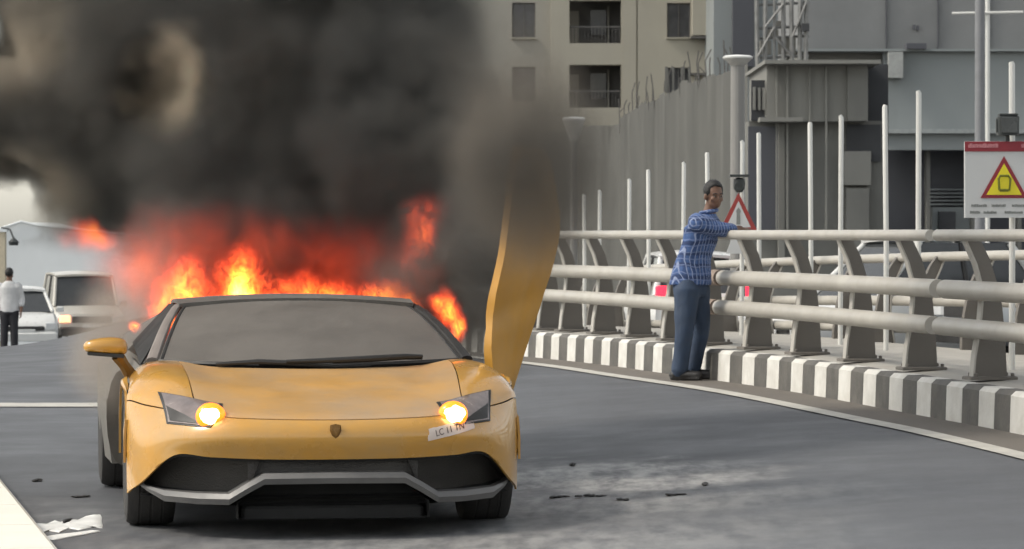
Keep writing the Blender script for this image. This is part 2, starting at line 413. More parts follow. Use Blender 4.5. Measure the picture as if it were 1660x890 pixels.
pre = [arcs[0] - step0 * k for k in (1, 2, 3, 4, 5) if arcs[0] - step0 * k > 0.6]
post_arcs = pre + arcs + [arcs[-1] + 0.9 * k for k in range(1, 9)]
for s in post_arcs:
    p, d, n = at_arc(s); fin_post(near, s, OFF, zk(p.y) + KH + 0.012, False)
s_end = arcs[-1] + 8
# pipe sections with sleeve joints
joint = arc_for_px(1188, OFF)
for off, zz, rad in ((OFF - 0.21, 1.485, 0.042), (OFF - 0.155, 1.105, 0.068), (OFF - 0.19, 0.845, 0.066)):
    zf = lambda s, y, zz=zz: zz - (0.0006 * max(0, y - 34) ** 2)
    for a, b in ((0.6, joint - 6.2), (joint - 6.18, joint - 0.01), (joint + 0.01, joint + 7), (joint + 7.02, s_end)):
        if b > a: rail_line(near, off, zf, rad, a, b, m_rail)
    p, d, n = at_arc(joint); q = p + n * off
    m_slv = bpy.data.materials.get("rusty_sleeve") or M("rusty_sleeve", (0.26, 0.20, 0.16), 0.7, var=0.3, scale=20, bump=0.2)
    MB().tube([(q - d * 0.12) + Vector((0, 0, zz)), (q + d * 0.12) + Vector((0, 0, zz))], rad + 0.004, 14).build("sleeve", m_slv, near, 40)
bpy.data.objects.remove(bolt_src)
# far railing of the other carriageway, mirrored
far = thing("tube_railing", "farther pale railing with thinner pipes along the other carriageway behind the near railing", "railing")
OFF2 = 2.35
far_z = lambda y: 0.36 - 0.012 * max(0, y - 23) - 0.0006 * max(0, y - 28) ** 2
s = arcs[0] - 6.55
while s < arcs[-1] + 9:
    p, d, n = at_arc(s); q = p + n * OFF2
    fin_post(far, s, OFF2, far_z(q.y), True)
    s += 1.18
for off, zz, rad in ((OFF2 + 0.21, 1.03, 0.045), (OFF2 + 0.155, 0.62, 0.05), (OFF2 + 0.18, 0.36, 0.05)):
    rail_line(far, off, lambda s, y, zz=zz: far_z(y) + zz, rad, 0.6, arcs[-1] + 9, m_rail)

# ---------------------------------------------------------------- white poles along the median
pole_px = [(1640, 100), (1488, 147), (1436, 170), (1362, 187), (1314, 198), (1230, 215), (1202, 228), (1147, 247), (1107, 263), (1051, 275), (1019, 290), (971, 308), (947, 315)]
for i, (xx, yy) in enumerate(pole_px):
    Y = 25 + (1640 - xx) / 693 * 15
    t = px(xx, Y, yy); zb = zk(min(Y, 36)) - 0.1
    where = ["standing behind the warning board", "second from the warning board", "third from the warning board", "fourth from the warning board", "fifth from the warning board",
             "just right of the small triangular sign", "carrying the small triangular sign and dark lamp", "just left of the man's head, nearest to it", "second to the left of the man's head",
             "third to the left of the man's head", "fourth to the left of the man's head", "last but one before the smoke", "shortest one, closest to the smoke"][i]
    m = MB(); r = 0.023
    m.tube([(t.x, Y, zb), (t.x + 0.004, Y, (zb + t.z) / 2), (t.x - random.uniform(-0.012, 0.02), Y, t.z - 0.02), (t.x - 0.004, Y, t.z)], [r, r, r, r * 0.75], 10)
    m.lathe([(0.075, 0), (0.075, 0.03), (0.035, 0.05)], (t.x, Y, zb + 0.05), n=10)
    tag(m.build("white_pole", m_white), "thin white pole above the railing, " + where, "pole", "white poles standing along the median")

# ---------------------------------------------------------------- warning board
m_red = M("sign_red", (0.24, 0.018, 0.03), 0.5, var=0.08, bump=0)
m_redlt = M("sign_pale_red", (0.5, 0.2, 0.22), 0.5, var=0.2, scale=60, bump=0)
m_yel = M("sign_yellow", (0.72, 0.62, 0.02), 0.5, var=0.06, bump=0)
m_olive = M("sign_olive", (0.14, 0.15, 0.01), 0.5, var=0.1, bump=0)
m_board = M("sign_white", (0.55, 0.56, 0.56), 0.5, var=0.04, bump=0, dirt=(0.4, 0.4, 0.4), dirt_amt=0.3)
m_txt = M("sign_text_grey", (0.20, 0.21, 0.20), 0.6, var=0.15, bump=0)
m_dark = M("dark_housing", (0.03, 0.035, 0.035), 0.5, var=0.2, bump=0.1)
YS = 24.85
kx = YS / F
def sx(x): return (x - CXP) * kx
def sz(y): return EYE - (y - HZP) * kx
wb = thing("warning_board", "white board with red header and yellow warning triangle above the railing", "sign", (sx(1640), YS, sz(353)))
def rel(mb, name, mat, par, org): 
    o = mb.build(name, mat, par, 30); o.data.transform(Matrix.Translation(-Vector(org))); return o
ORG = (sx(1640), YS, sz(353))
xl, xr = sx(1563), sx(1717); zt, zb_, zh = sz(229), sz(353), sz(246)
rel(MB().cbox(((xl + xr) / 2, YS, (zb_ + zt) / 2), (xr - xl, 0.03, zt - zb_), 0.006), "panel", m_board, wb, ORG)
hd = rel(MB().box(((xl + xr) / 2, YS - 0.018, (zh + zt) / 2), (xr - xl - 0.004, 0.006, zt - zh - 0.003)), "header", m_red, wb, ORG)
def word_bar(mb, x0, x1, yc, h, yoff, lo=4, hi=8):
    """a word whose letters cannot be made out: a row of slim uneven strokes"""
    x = x0
    while x < x1 - 1:
        w = random.uniform(1.2, 2.4)
        hh = h * random.uniform(0.7, 1.0)
        mb.box(((sx(x) + sx(min(x + w, x1))) / 2, YS - yoff, sz(yc) - (h - hh) * kx / 2), (w * kx, 0.002, hh * kx)); x += w + random.uniform(0.25, 0.6)
m = MB(); word_bar(m, 1569, 1618, 236, 7, 0.0225); word_bar(m, 1655, 1710, 236, 7, 0.0225)
o = rel(m, "header_lettering", m_redlt, wb, ORG); o["kind"] = "stuff"
m = MB()
for a, b in ((1574, 1600), (1607, 1631), (1640, 1664), (1669, 1700)): word_bar(m, a, b, 333, 4.5, 0.0165)
for a, b in ((1572, 1588), (1594, 1616), (1628, 1657), (1664, 1695)): word_bar(m, a, b, 344, 4.5, 0.0165)
rel(m, "small_lettering", m_txt, wb, ORG)["kind"] = "stuff"
def tri(cx, ytop, ybot, half): return [(sx(cx - half), sz(ybot)), (sx(cx + half), sz(ybot)), (sx(cx), sz(ytop))]
rel(MB().prism(tri(1627, 253, 321, 38), YS - 0.022, YS - 0.0155), "triangle_border", m_red, wb, ORG)
rel(MB().prism(tri(1627, 265, 316, 28.5), YS - 0.026, YS - 0.0215), "triangle", m_yel, wb, ORG)
ring_o = [(1619, 308), (1618, 290), (1621, 285), (1634, 285), (1637, 290), (1635.5, 308)]
m = MB(); pts = [(sx(x), YS - 0.027, sz(y)) for x, y in ring_o]
m.tube(pts + [pts[0]], 0.0085, 8); m.box((sx(1627), YS - 0.0275, sz(308.5)), (14 * kx, 0.004, 4.5 * kx))
rel(m, "symbol", m_olive, wb, ORG)
m = MB(); m.box((sx(1640), YS + 0.024, (zb_ + zt) / 2), (0.1, 0.02, 0.3)); m.box((sx(1640), YS + 0.06, zt - 0.1), (0.075, 0.05, 0.04)); m.box((sx(1640), YS + 0.06, zb_ + 0.1), (0.075, 0.05, 0.04))
rel(m, "clamp", m_dark, wb, ORG)
# dark flood lamp above the board
fl = thing("flashing_lamp", "dark square flood lamp on the pole above the warning board", "lamp", (sx(1633), YS, sz(222)))
ORG2 = (sx(1633), YS, sz(222))
rel(MB().cbox((sx(1633), YS - 0.02, sz(203)), (34 * kx, 0.13, 33 * kx), 0.015), "housing", m_dark, fl, ORG2)
rel(MB().cbox((sx(1633), YS - 0.092, sz(203)), (26 * kx, 0.012, 25 * kx), 0.004), "lens", M("smoked_lens", (0.06, 0.065, 0.065), 0.25, var=0.3, bump=0.2, bscale=90), fl, ORG2)
m = MB(); m.box((sx(1615.5), YS - 0.02, sz(204)), (3 * kx, 0.04, 22 * kx)); m.tube([(sx(1633), YS, sz(218)), (sx(1634), YS, sz(229))], 0.016, 8)
m.cbox((sx(1633), YS - 0.03, sz(186)), (30 * kx, 0.1, 3 * kx), 0.004)
rel(m, "bracket", m_dark, fl, ORG2)

# ---------------------------------------------------------------- small triangular sign behind the man
YS2 = 25 + (1640 - 1202) / 693 * 15 - 0.08; kx = YS2 / F; YS = YS2
ts = thing("triangular_sign", "white triangular road sign with red border behind the man's arm", "sign", (sx(1197), YS2, sz(372)))
ORG = (sx(1197), YS2, sz(372))
rel(MB().prism(tri(1197, 312, 373, 30), YS2 - 0.01, YS2 + 0.01), "border", M("sign_faded_red", (0.30, 0.04, 0.035), 0.5, var=0.15, bump=0), ts, ORG)
rel(MB().prism(tri(1197, 326, 368.5, 20), YS2 - 0.015, YS2 - 0.009), "face", m_board, ts, ORG)
m = MB(); m.prism([(sx(1193.5), sz(364)), (sx(1200), sz(364)), (sx(1199.5), sz(346)), (sx(1201), sz(342)), (sx(1197), sz(336)), (sx(1193), sz(342)), (sx(1194), sz(346))], YS2 - 0.018, YS2 - 0.0145)
rel(m, "symbol", m_txt, ts, ORG)
rel(MB().prism([(sx(1177), sz(411)), (sx(1217), sz(411)), (sx(1209), sz(384)), (sx(1187), sz(384))], YS2 - 0.01, YS2 + 0.008), "lower_plate", m_board, ts, ORG)
fl = thing("flashing_lamp", "dark capped warning lamp above the small triangular sign", "lamp", (sx(1198), YS2, sz(312)))
ORG2 = (sx(1198), YS2, sz(312))
rel(MB().lathe([(0.03, sz(312)), (0.055, sz(306)), (0.062, sz(298)), (0.058, sz(291)), (0.02, sz(288))], (sx(1198), YS2 - 0.03, 0), n=14), "housing", m_dark, fl, ORG2)
rel(MB().cbox((sx(1198), YS2 - 0.03, sz(285)), (32 * kx, 0.16, 4 * kx), 0.004), "cap", m_dark, fl, ORG2)
rel(MB().lathe([(0.045, 0), (0.05, 0.014), (0.03, 0.03)], (sx(1197), YS2 - 0.085, sz(302)), axis='Y', n=12), "lens", m_dark, fl, ORG2)

# ================================================================ the burning sports car
CAR_POS = Vector((-1.012, 17.6, 0.0)); CAR_RZ = R(8.3)
car = thing("sports_car", "yellow sports car on fire with its hood dusted in ash and one door raised", "car", CAR_POS, CAR_RZ)
def L3(u, v, w): return Vector((u, -v, w))           # u to the picture's right, v forward, w up
HALF = [  # rows from the lower lip up to the cowl; columns from the centre line to the flank
 [(0, .995, .392), (.35, .965, .394), (.60, .895, .402), (.775, .775, .405), (.925, .585, .262), (.992, .385, .190)],
 [(0, 1.045, .500), (.35, 1.015, .500), (.60, .94, .503), (.775, .79, .505), (.92, .575, .485), (.995, .375, .470)],
 [(0, .985, .585), (.35, .955, .590), (.56, .89, .600), (.745, .72, .620), (.90, .51, .640), (.992, .345, .655)],
 [(0, .76, .648), (.35, .745, .655), (.56, .70, .668), (.735, .56, .705), (.88, .42, .722), (.982, .29, .700)],
 [(0, .46, .712), (.35, .45, .722), (.56, .43, .737), (.725, .36, .782), (.87, .27, .785), (.972, .19, .735)],
 [(0, .17, .765), (.35, .15, .772), (.56, .12, .784), (.72, .08, .825), (.87, .04, .818), (.966, -.02, .745)],
 [(0, .02, .800), (.35, -.02, .805), (.56, -.10, .812), (.72, -.20, .835), (.87, -.32, .820), (.962, -.38, .745)],
]
NR, NC = len(HALF), len(HALF[0])
def ctrl(i, j):
    i = max(0, min(NR - 1, i))
    if j < 0: u, v, w = HALF[i][-j]; return Vector((-u, v, w))
    if j >= NC:
        a, b = Vector(HALF[i][NC - 1]), Vector(HALF[i][NC - 2]); return a + (a - b) * 0.4 + Vector((0, -.12, -.08))
    return Vector(HALF[i][j])
def cr(a, b, c, d, t): return 0.5 * ((2 * b) + (c - a) * t + (2 * a - 5 * b + 4 * c - d) * t * t + (3 * b - a - 3 * c + d) * t ** 3)
def body(r, c, side=1):
    """bicubic body surface; r 0..6 lip to cowl, c 0..5 centre to flank"""
    neg = c < 0; c = abs(c)
    i = min(int(r), NR - 2); j = min(int(c), NC - 2); tr, tc = r - i, c - j
    rows = []
    for q in range(i - 1, i + 3):
        if q < 0: rows.append(cr(*[ctrl(0, k) * 2 - ctrl(1, k) for k in range(j - 1, j + 3)], tc))
        elif q >= NR: rows.append(cr(*[ctrl(NR - 1, k) * 2 - ctrl(NR - 2, k) for k in range(j - 1, j + 3)], tc))
        else: rows.append(cr(*[ctrl(q, k) for k in range(j - 1, j + 3)], tc))
    p = cr(*rows, tr)
    return L3(-p.x * side if neg else p.x * side, p.y, p.z)
def panel(name, r0, r1, c0, c1, nr, nc, mat, side=1, th=-0.012, cfun=None):
    P = []
    for a in range(nr + 1):
        r = r0 + (r1 - r0) * a / nr
        ca, cb = (c0, c1) if cfun is None else cfun(r)
        P.append([body(r, ca + (cb - ca) * b / nc, side) for b in range(nc + 1)])
    return MB().slab(P, th if side == 1 else -th).build(name, mat, car, 50)
HC = lambda r: 2.55 + 0.35 * smooth((r - 2) / 4)                       # hood seam
panel("hood", 2.03, 5.93, 0, 0, 26, 44, m_hood, 1, -0.012, lambda r: (-HC(r), HC(r)))
panel("front_bumper", 0, 1.97, -5, 5, 14, 60, m_yellow)
for sgn in (1, -1):
    panel("fender", 2.03, 6.0, 0, 0, 26, 18, m_yellow, sgn, -0.012, lambda r: (HC(r) + 0.035, 5))
# dark shell under the seams
P = [[body(r, c) + Vector((0, 0.02, -0.022)) for c in [-4.8 + 9.6 * k / 30 for k in range(31)]] for r in [0.1 + 5.8 * k / 18 for k in range(19)]]
MB().grid(P).build("inner_shell", m_soot, car, 50)
# headlights: points on the body found by their front-view position
SAMP = [(body(r, c), r, c) for r in np.linspace(0.2, 5.2, 90) for c in np.linspace(1.2, 4.9, 80)]
SX = np.array([(p.x, p.z) for p, r, c in SAMP])
def rc_for(u, w):
    k = int(((SX - np.array((u, w))) ** 2).sum(1).argmin()); return SAMP[k][1], SAMP[k][2]
def on_body(r, c, off, side):
    p = body(r, c, 1); a = body(r + 0.05, c, 1) - body(r - 0.05, c, 1); b = body(r, c + 0.05, 1) - body(r, c - 0.05, 1)
    n = b.cross(a).normalized()
    if n.y > 0: n = -n
    q = p + n * off; return Vector((q.x * side, q.y, q.z))
def patch(mb, quad, off, side, n=12, th=0.006):
    Q = [rc_for(*q) for q in quad]; P = []
    for i in range(n + 1):
        t = i / n; row = []
        a = (Q[0][0] * (1 - t) + Q[3][0] * t, Q[0][1] * (1 - t) + Q[3][1] * t); b = (Q[1][0] * (1 - t) + Q[2][0] * t, Q[1][1] * (1 - t) + Q[2][1] * t)
        for j in range(n + 1):
            s = j / n; row.append(on_body(a[0] * (1 - s) + b[0] * s, a[1] * (1 - s) + b[1] * s, off, side))
        P.append(row)
    mb.slab(P, th * (1 if side > 0 else -1)); return mb
HL = [(.535, .655), (.835, .702), (.800, .560), (.600, .550)]
cxh, cyh = sum(p[0] for p in HL) / 4, sum(p[1] for p in HL) / 4
def shrink(k): return [(cxh + (a - cxh) * k, cyh + (b - cyh) * k) for a, b in HL]
m_bulb = bpy.data.materials.new("lamp_core"); m_bulb.use_nodes = True
b = m_bulb.node_tree.nodes["Principled BSDF"]; b.inputs["Base Color"].default_value = (1, .8, .5, 1); b.inputs["Emission Color"].default_value = (1, .62, .26, 1); b.inputs["Emission Strength"].default_value = 6
def amber():
    m = bpy.data.materials.new("amber_lens"); m.use_nodes = True; n = m.node_tree.nodes; L = m.node_tree.links; b = n["Principled BSDF"]
    b.inputs["Base Color"].default_value = (.7, .2, .02, 1); b.inputs["Roughness"].default_value = .25
    lw = n.new("ShaderNodeTexNoise"); lw.inputs["Scale"].default_value = 30
    r = n.new("ShaderNodeMapRange"); r.inputs[3].default_value = .8; r.inputs[4].default_value = 2.0; L.new(lw.outputs["Fac"], r.inputs[0])
    b.inputs["Emission Color"].default_value = (1, .19, .008, 1); L.new(r.outputs[0], b.inputs["Emission Strength"]); return m
m_amber = amber()
for sgn in (-1, 1):
    h = patch(MB(), shrink(1.03), 0.004, sgn, th=0.03).build("headlight", m_black, car, 50)
    patch(MB(), shrink(0.93), 0.008, sgn, th=0.004).build("lens", m_lens, h, 50)
    patch(MB(), [(.71, .60), (.80, .64), (.785, .568), (.64, .560)], 0.0105, sgn, th=0.003).build("inner_trim", m_black, h, 50)
    r_, c_ = rc_for(.598, .598)
    p = on_body(r_, c_, 0.006, sgn)
    MB().blob(p, (.074, .05, .066), 3).build("lit_lens", m_amber, h, 80)
    pb = p + Vector((sgn * 0.004, -0.018, 0.002))
    MB().blob(pb, (.055, .048, .047), 3, amp=.22, freq=1.6, seed=sgn).build("lamp", m_bulb, h, 80)
# nose badge: a small dark shield
r_, c_ = rc_for(.0, .54); c_ = 0.0
sh = [(-.026, .030), (0, .036), (.026, .030), (.028, .004), (.017, -.022), (0, -.036), (-.017, -.022), (-.028, .004)]
p0 = body(1.35, 0)
MB().loft([[(a, p0.y + 0.004, p0.z + b) for a, b in sh], [(a, p0.y - 0.006, p0.z + b) for a, b in sh], [(a * .7, p0.y - 0.011, p0.z + b * .7) for a, b in sh]], True, True).build("badge", m_badge, car, 30)
# registration sticker under the right-hand headlight
Q0, Q1 = Vector((.470, 0, .487)), Vector((.715, 0, .535))
def stick(u, w, off): 
    best = min(SAMP2, key=lambda s: (s[0].x - u) ** 2 + (s[0].z - w) ** 2); return on_body(best[1], best[2], off, 1)
SAMP2 = [(body(r, c), r, c) for r in np.linspace(0.2, 2.4, 70) for c in np.linspace(1.0, 4.2, 90)]
P = []
for i in range(6):
    P.append([stick(.462 + .245 * j / 14 + 0.004 * i / 5, .478 + .05 * j / 14 + .058 * i / 5, 0.004) for j in range(15)])
st = MB().slab(P, -0.002).build("number_sticker", m_sticker, car, 40)
fc = bpy.data.curves.new("lettering", 'FONT'); fc.body = "LC 11 TN"; fc.size = 0.046; fc.extrude = 0.0008; fc.align_x = 'CENTER'; fc.align_y = 'CENTER'
fo = bpy.data.objects.new("lettering", fc); COL.objects.link(fo); fc.materials.append(m_ink)
lm_ = bpy.data.meshes.new_from_object(fo.evaluated_get(bpy.context.evaluated_depsgraph_get())); bpy.data.objects.remove(fo)
fo = bpy.data.objects.new("lettering", lm_); COL.objects.link(fo); fo.parent = st; fo['kind'] = 'stuff'
a = stick(.48, .513, 0.009); bq = stick(.69, .556, 0.009); mid = stick(.572, .529, 0.0095)
ex = (bq - a).normalized(); up = Vector((0, 0.12, 1)); ny = ex.cross(up).normalized(); ez = ny.cross(ex).normalized() * -1
ez = ez if ez.z > 0 else -ez; nn = ex.cross(ez)
fo.matrix_local = Matrix(((ex.x, ez.x, nn.x, mid.x), (ex.y, ez.y, nn.y, mid.y), (ex.z, ez.z, nn.z, mid.z), (0, 0, 0, 1)))
# lower front: black intake cavities, splitter, corners
for sgn in (-1, 1):
    # intake: recessed dark box with slats
    O = [(.36, .400, .975), (.60, .408, .905), (.775, .412, .785), (.86, .345, .70), (.945, .245, .50), (.82, .22, .70), (.52, .22, .93), (.40, .30, .975)]
    front = [L3(u * sgn, v - .012, w) for u, w, v in O]; back = [L3(u * sgn * .97, v - .2, w) for u, w, v in O]
    m = MB(); m.loft([front, back], True, False); m.add(back, [tuple(range(len(back)))])
    it = m.build("air_intake", m_grille, car, 30)
    # black fin on the outer corner
    F_ = [(.965, .42, .30), (.935, .53, .29), (.955, .42, .23), (.98, .39, .23)]
    MB().loft([[L3(u * sgn, v, w) for u, v, w in F_], [L3(u * sgn * .985, v - .03, w) for u, v, w in F_]], True, True).build("corner_fin", m_black, car, 20)
# central grille
P = [[L3(u, .975 - .03 * abs(u) - .05, w) for u in (-.42, -.2, 0, .2, .42)] for w in (.40, .38, .34, .29)]
MB().grid(P).build("central_grille", m_grille, car, 40)
# splitter: profile swept along its kinked line
SP = [(-.965, .40, .275), (-.90, .56, .232), (-.82, .72, .205), (-.66, .87, .200), (-.515, .965, .202), (-.43, .99, .255), (-.345, 1.0, .302), (0, 1.03, .306),
      (.345, 1.0, .302), (.43, .99, .255), (.515, .965, .202), (.66, .87, .200), (.82, .72, .205), (.90, .56, .232), (.965, .40, .275)]
rings = []
for i, (u, v, w) in enumerate(SP):
    h = .058 if abs(u) < .85 else .03
    rings.append([L3(u, v + .01, w + h / 2 - .004), L3(u, v + .03, w), L3(u, v + .01, w - h / 2), L3(u, v - .12, w - h / 2 + .004), L3(u, v - .12, w + h / 2 - .004)])
MB().loft(rings, True, True).build("splitter", m_splitter, car, 25)
# lower centre mouth and underbody
mouth = [(-.34, .272), (.34, .272), (.47, .185), (.47, .10), (-.47, .10), (-.47, .185)]
m = MB(); fr = [L3(u, .965, w) for u, w in mouth]; bk = [L3(u, .80, w) for u, w in mouth]
m.loft([fr, bk], True, False); m.add(bk, [tuple(range(6))]); m.build("lower_mouth", m_soot, car, 20)
m = MB()
m.add([L3(*q) for q in ((-.93, .5, .19), (-.5, .9, .165), (.5, .9, .165), (.93, .5, .19), (.86, -3.4, .15), (-.86, -3.4, .15))], [(0, 1, 2, 3, 4, 5)])
m.add([L3(*q) for q in ((-.93, .5, .23), (-.5, .9, .2), (.5, .9, .2), (.93, .5, .23), (.86, -3.4, .5), (-.86, -3.4, .5))], [(0, 1, 2, 3, 4, 5)])
m.build("underbody", m_soot, car, 0)
MB().cbox(L3(0, .85, .13), (.9, .1, .06), .015).build("air_dam", m_soot, car, 30)

# flanks with wheel arches
def flank(sgn):
    def arch_pts(vc, rad, n=14): return [(vc + rad * math.cos(a), .345 + rad * math.sin(a)) for a in [math.pi * k / n for k in range(n + 1)]]
    # front fender side round the arch
    top = [(.385 - .80 * k / 14, .56 + .19 * smooth(k / 7)) for k in range(15)]; ar = arch_pts(0, .385)
    rows = []
    for (tv, tw), (av, aw) in zip(top, ar):
        rows.append([L3(sgn * (.990 - .026 * smooth((.4 - tv) / .8)), tv, tw), L3(sgn * .998, (tv + av) / 2, (tw + aw) / 2), L3(sgn * .998, av, max(aw, .2))])
    MB().slab(rows, .012 * sgn).build("fender_side", m_yellow, car, 45)
    MB().loft([[L3(sgn * .985, v, max(w, .2)) for v, w in arch_pts(0, .385)], [L3(sgn * .6, v, max(w, .2)) for v, w in arch_pts(0, .385)]], False).build("wheel_arch", m_soot, car, 50)
    # rear quarter: a flared shoulder with a front-facing dark intake
    secs = []
    for v, uo, wt in ((-1.72, 1.04, .74), (-1.95, 1.045, .80), (-2.35, 1.06, .87), (-2.8, 1.065, .90), (-3.3, 1.04, .88), (-3.62, .97, .82)):
        ring = [(.70, wt + .05), (.86, wt + .02), (.95, wt - .05), (uo, wt - .18), (uo, .45), (uo - .03, .2), (.70, .2)]
        secs.append([L3(sgn * a, v, b) for a, b in ring])
    q = MB().loft(secs, True, True).build("rear_quarter", m_char, car, 35)
    E = [(.955 + .085 * math.cos(a), .46 + .27 * math.sin(a)) for a in [2 * math.pi * k / 16 for k in range(16)]]
    MB().loft([[L3(sgn * a, -1.712, b) for a, b in E], [L3(sgn * a, -1.725, b) for a, b in E]], True, True).build("side_intake", M("sooty_intake", (0.085, 0.076, 0.065), .8, var=.3, bump=.2) if sgn < 0 else m_soot, q, 30)
for sgn in (-1, 1): flank(sgn)
# closed door on the picture's left, sill on the right
rows = [[L3(-u, v, w) for w, u in ((.80, .90), (.68, .935), (.5, .945), (.36, .93), (.2, .95))] for v in (-.42, -.8, -1.2, -1.7)]
dl = MB().slab(rows, .02).build("door", m_char, car, 40); dl['label'] = "soot-stained closed door on the picture's left"
MB().box(L3(-.955, -1.45, .66), (.012, .16, .03)).build("handle", m_black, dl)
MB().loft([[L3(.9, -.42, .2), L3(.97, -.42, .2), L3(.97, -.42, .34), L3(.86, -.42, .36)], [L3(.9, -1.72, .2), L3(.97, -1.72, .2), L3(.97, -1.72, .34), L3(.86, -1.72, .36)]], True, True).build("sill", m_black, car, 20)

# windscreen, pillars, roof, rear deck
def ws(t, s):
    """t 0 bottom .. 1 top, s -1..1"""
    ub = .80; ut = .62
    u = s * (ub + (ut - ub) * t)
    vb = -.06 - .30 * s * s; vt = -1.26 - .10 * s * s
    v = vb + (vt - vb) * t
    w = .812 + .012 * s * s + (1.118 - .028 * s * s - .812 - .012 * s * s) * (1 - (1 - t) ** 1.25) + .012 * math.sin(math.pi * t)
    return L3(u, v, w)
P = [[ws(t / 14, -1 + 2 * s / 24) for s in range(25)] for t in range(15)]
MB().slab(P, .008).build("windshield", m_ash, car, 60)
for sgn in (-1, 1):
    pts = [ws(t / 8, sgn) + Vector((sgn * .035, .02, .004)) for t in range(-0, 9)]
    MB().tube(pts, [.034, .032, .03, .029, .028, .027, .026, .025, .024], 8, flat=.6).build("pillar", m_pillar if sgn < 0 else m_black, car, 40)
    rim = [ws(t / 8, sgn * .985) + Vector((0, -.004, .004)) for t in range(9)]
    MB().tube(rim, .011, 6).build("windshield_seal", m_black, car, 40)
MB().tube([ws(0, s / 8) + Vector((0, -.012, .0)) for s in range(-8, 9)], .016, 6).build("cowl_seal", m_black, car, 40)
P = [[L3(s * a, v, w - .03 * s * s) for s in [-1 + 2 * k / 12 for k in range(13)]] for v, w, a in ((-1.27, 1.12, .65), (-1.5, 1.138, .66), (-1.85, 1.135, .66), (-2.1, 1.12, .66))]
MB().slab(P, .02).build("roof", m_char, car, 50)
P = [[L3(s * a, v, w - .04 * s * s) for s in [-1 + 2 * k / 12 for k in range(13)]] for v, w, a in ((-2.11, 1.115, .66), (-2.5, 1.04, .68), (-3.0, .96, .72), (-3.6, .88, .8))]
MB().slab(P, .02).build("engine_cover", m_soot, car, 50)
P = [[L3(s * a, v, w) for s in (-1, 0, 1)] for v, w, a in ((-3.6, .88, .82), (-3.7, .7, .9), (-3.66, .45, .92), (-3.5, .2, .85))]
MB().slab(P, .03).build("rear_panel", m_char, car, 30)
for sgn in (-1, 1):
    if sgn < 0:
        rows = [[L3(sgn * a, v, w) for a, v, w in ((.89, vb, wb_), (ut, vt, wt))] for vb, wb_, vt, wt, ut in ((-.46, .80, -1.30, 1.09, .665), (-1.0, .84, -1.55, 1.10, .67), (-1.7, .88, -2.05, 1.09, .67))]
        MB().slab(rows, .008).build("side_window", m_soot, car, 30)
    MB().loft([[L3(sgn * .66, -1.9, 1.10), L3(sgn * .70, -1.9, 1.06), L3(sgn * .92, -1.75, .84), L3(sgn * .86, -1.78, .8)], [L3(sgn * .66, -2.3, 1.07), L3(sgn * .70, -2.3, 1.03), L3(sgn * .92, -2.6, .90), L3(sgn * .82, -2.6, .9)]], True, True).build("rear_pillar", m_char, car, 30)
# wipers
for pts in ([(-.52, .022, .822), (-.30, .045, .834), (-.06, .055, .822), (.10, .05, .806), (.28, .045, .812)], [(-.16, .075, .836), (.08, .085, .842), (.3, .06, .85), (.46, .03, .858), (.56, -.03, .856)]):
    w_ = MB().tube([L3(a, b - .06, c) for a, b, c in pts], [.009, .014, .016, .014, .009], 8).build("wiper", m_black, car, 40)
    MB().tube([L3(a, b - .075, c - .012) for a, b, c in pts[1:]], .008, 6).build("blade", m_soot, w_, 40)
# dashboard and seats inside
MB().cbox(L3(0, -.62, .76), (1.5, .5, .16), .05).build("dashboard", m_soot, car, 30)
for sgn in (-1, 1):
    s_ = MB().cbox(L3(sgn * .38, -1.25, .36), (.5, .55, .2), .06).build("seat", m_soot, car, 30)
    MB().loft([[L3(sgn * .38 + a, -1.5 - h * .35, .42 + h) for a in (-.24, .24)] + [L3(sgn * .38 + a, -1.62 - h * .35, .42 + h) for a in (.24, -.24)] for h in (0, .2, .42, .55)], True, True).build("backrest", m_soot, s_, 30)
MB().lathe([(.17, -.014), (.19, 0), (.17, .014), (.155, 0), (.17, -.014)], L3(-.38, -.95, .74), axis='Y', n=20).build("steering_wheel", m_soot, car, 50)
# door mirror on the picture's left
mr = MB()
mr.loft([[L3(-1.20 + x, -.28 + d, .915 + z) for x, d, z in ring] for ring in (
    [(0, .03, .012), (0, .03, -.028), (0, -.02, -.028), (0, -.02, .012)],
    [(.03, .075, .032), (.03, .07, -.042), (.03, -.05, -.042), (.03, -.05, .032)],
    [(.12, .085, .048), (.12, .08, -.054), (.12, -.06, -.054), (.12, -.06, .048)],
    [(.20, .07, .044), (.20, .07, -.058), (.20, -.06, -.058), (.20, -.06, .044)],
    [(.235, .02, .02), (.235, .02, -.05), (.235, -.04, -.05), (.235, -.04, .02)])], True, True)
mo = mr.build("mirror", m_yellow, car, 60)
sub = mo.modifiers.new("round", 'SUBSURF'); sub.levels = 2; sub.render_levels = 2
MB().loft([[L3(-1.185 + x * .9, -.28 + d, .915 + z) for x, d, z in ring] for ring in ([(.01, .06, -.034), (.01, .06, -.05), (.01, -.05, -.05), (.01, -.05, -.034)], [(.22, .06, -.046), (.22, .06, -.066), (.22, -.05, -.066), (.22, -.05, -.046)])], True, True).build("lower_shell", m_black, mo, 30)
MB().tube([L3(-1.02, -.29, .86), L3(-.985, -.31, .81), L3(-.955, -.33, .765)], [.036, .03, .036], 8).build("arm", m_badge, mo, 40)
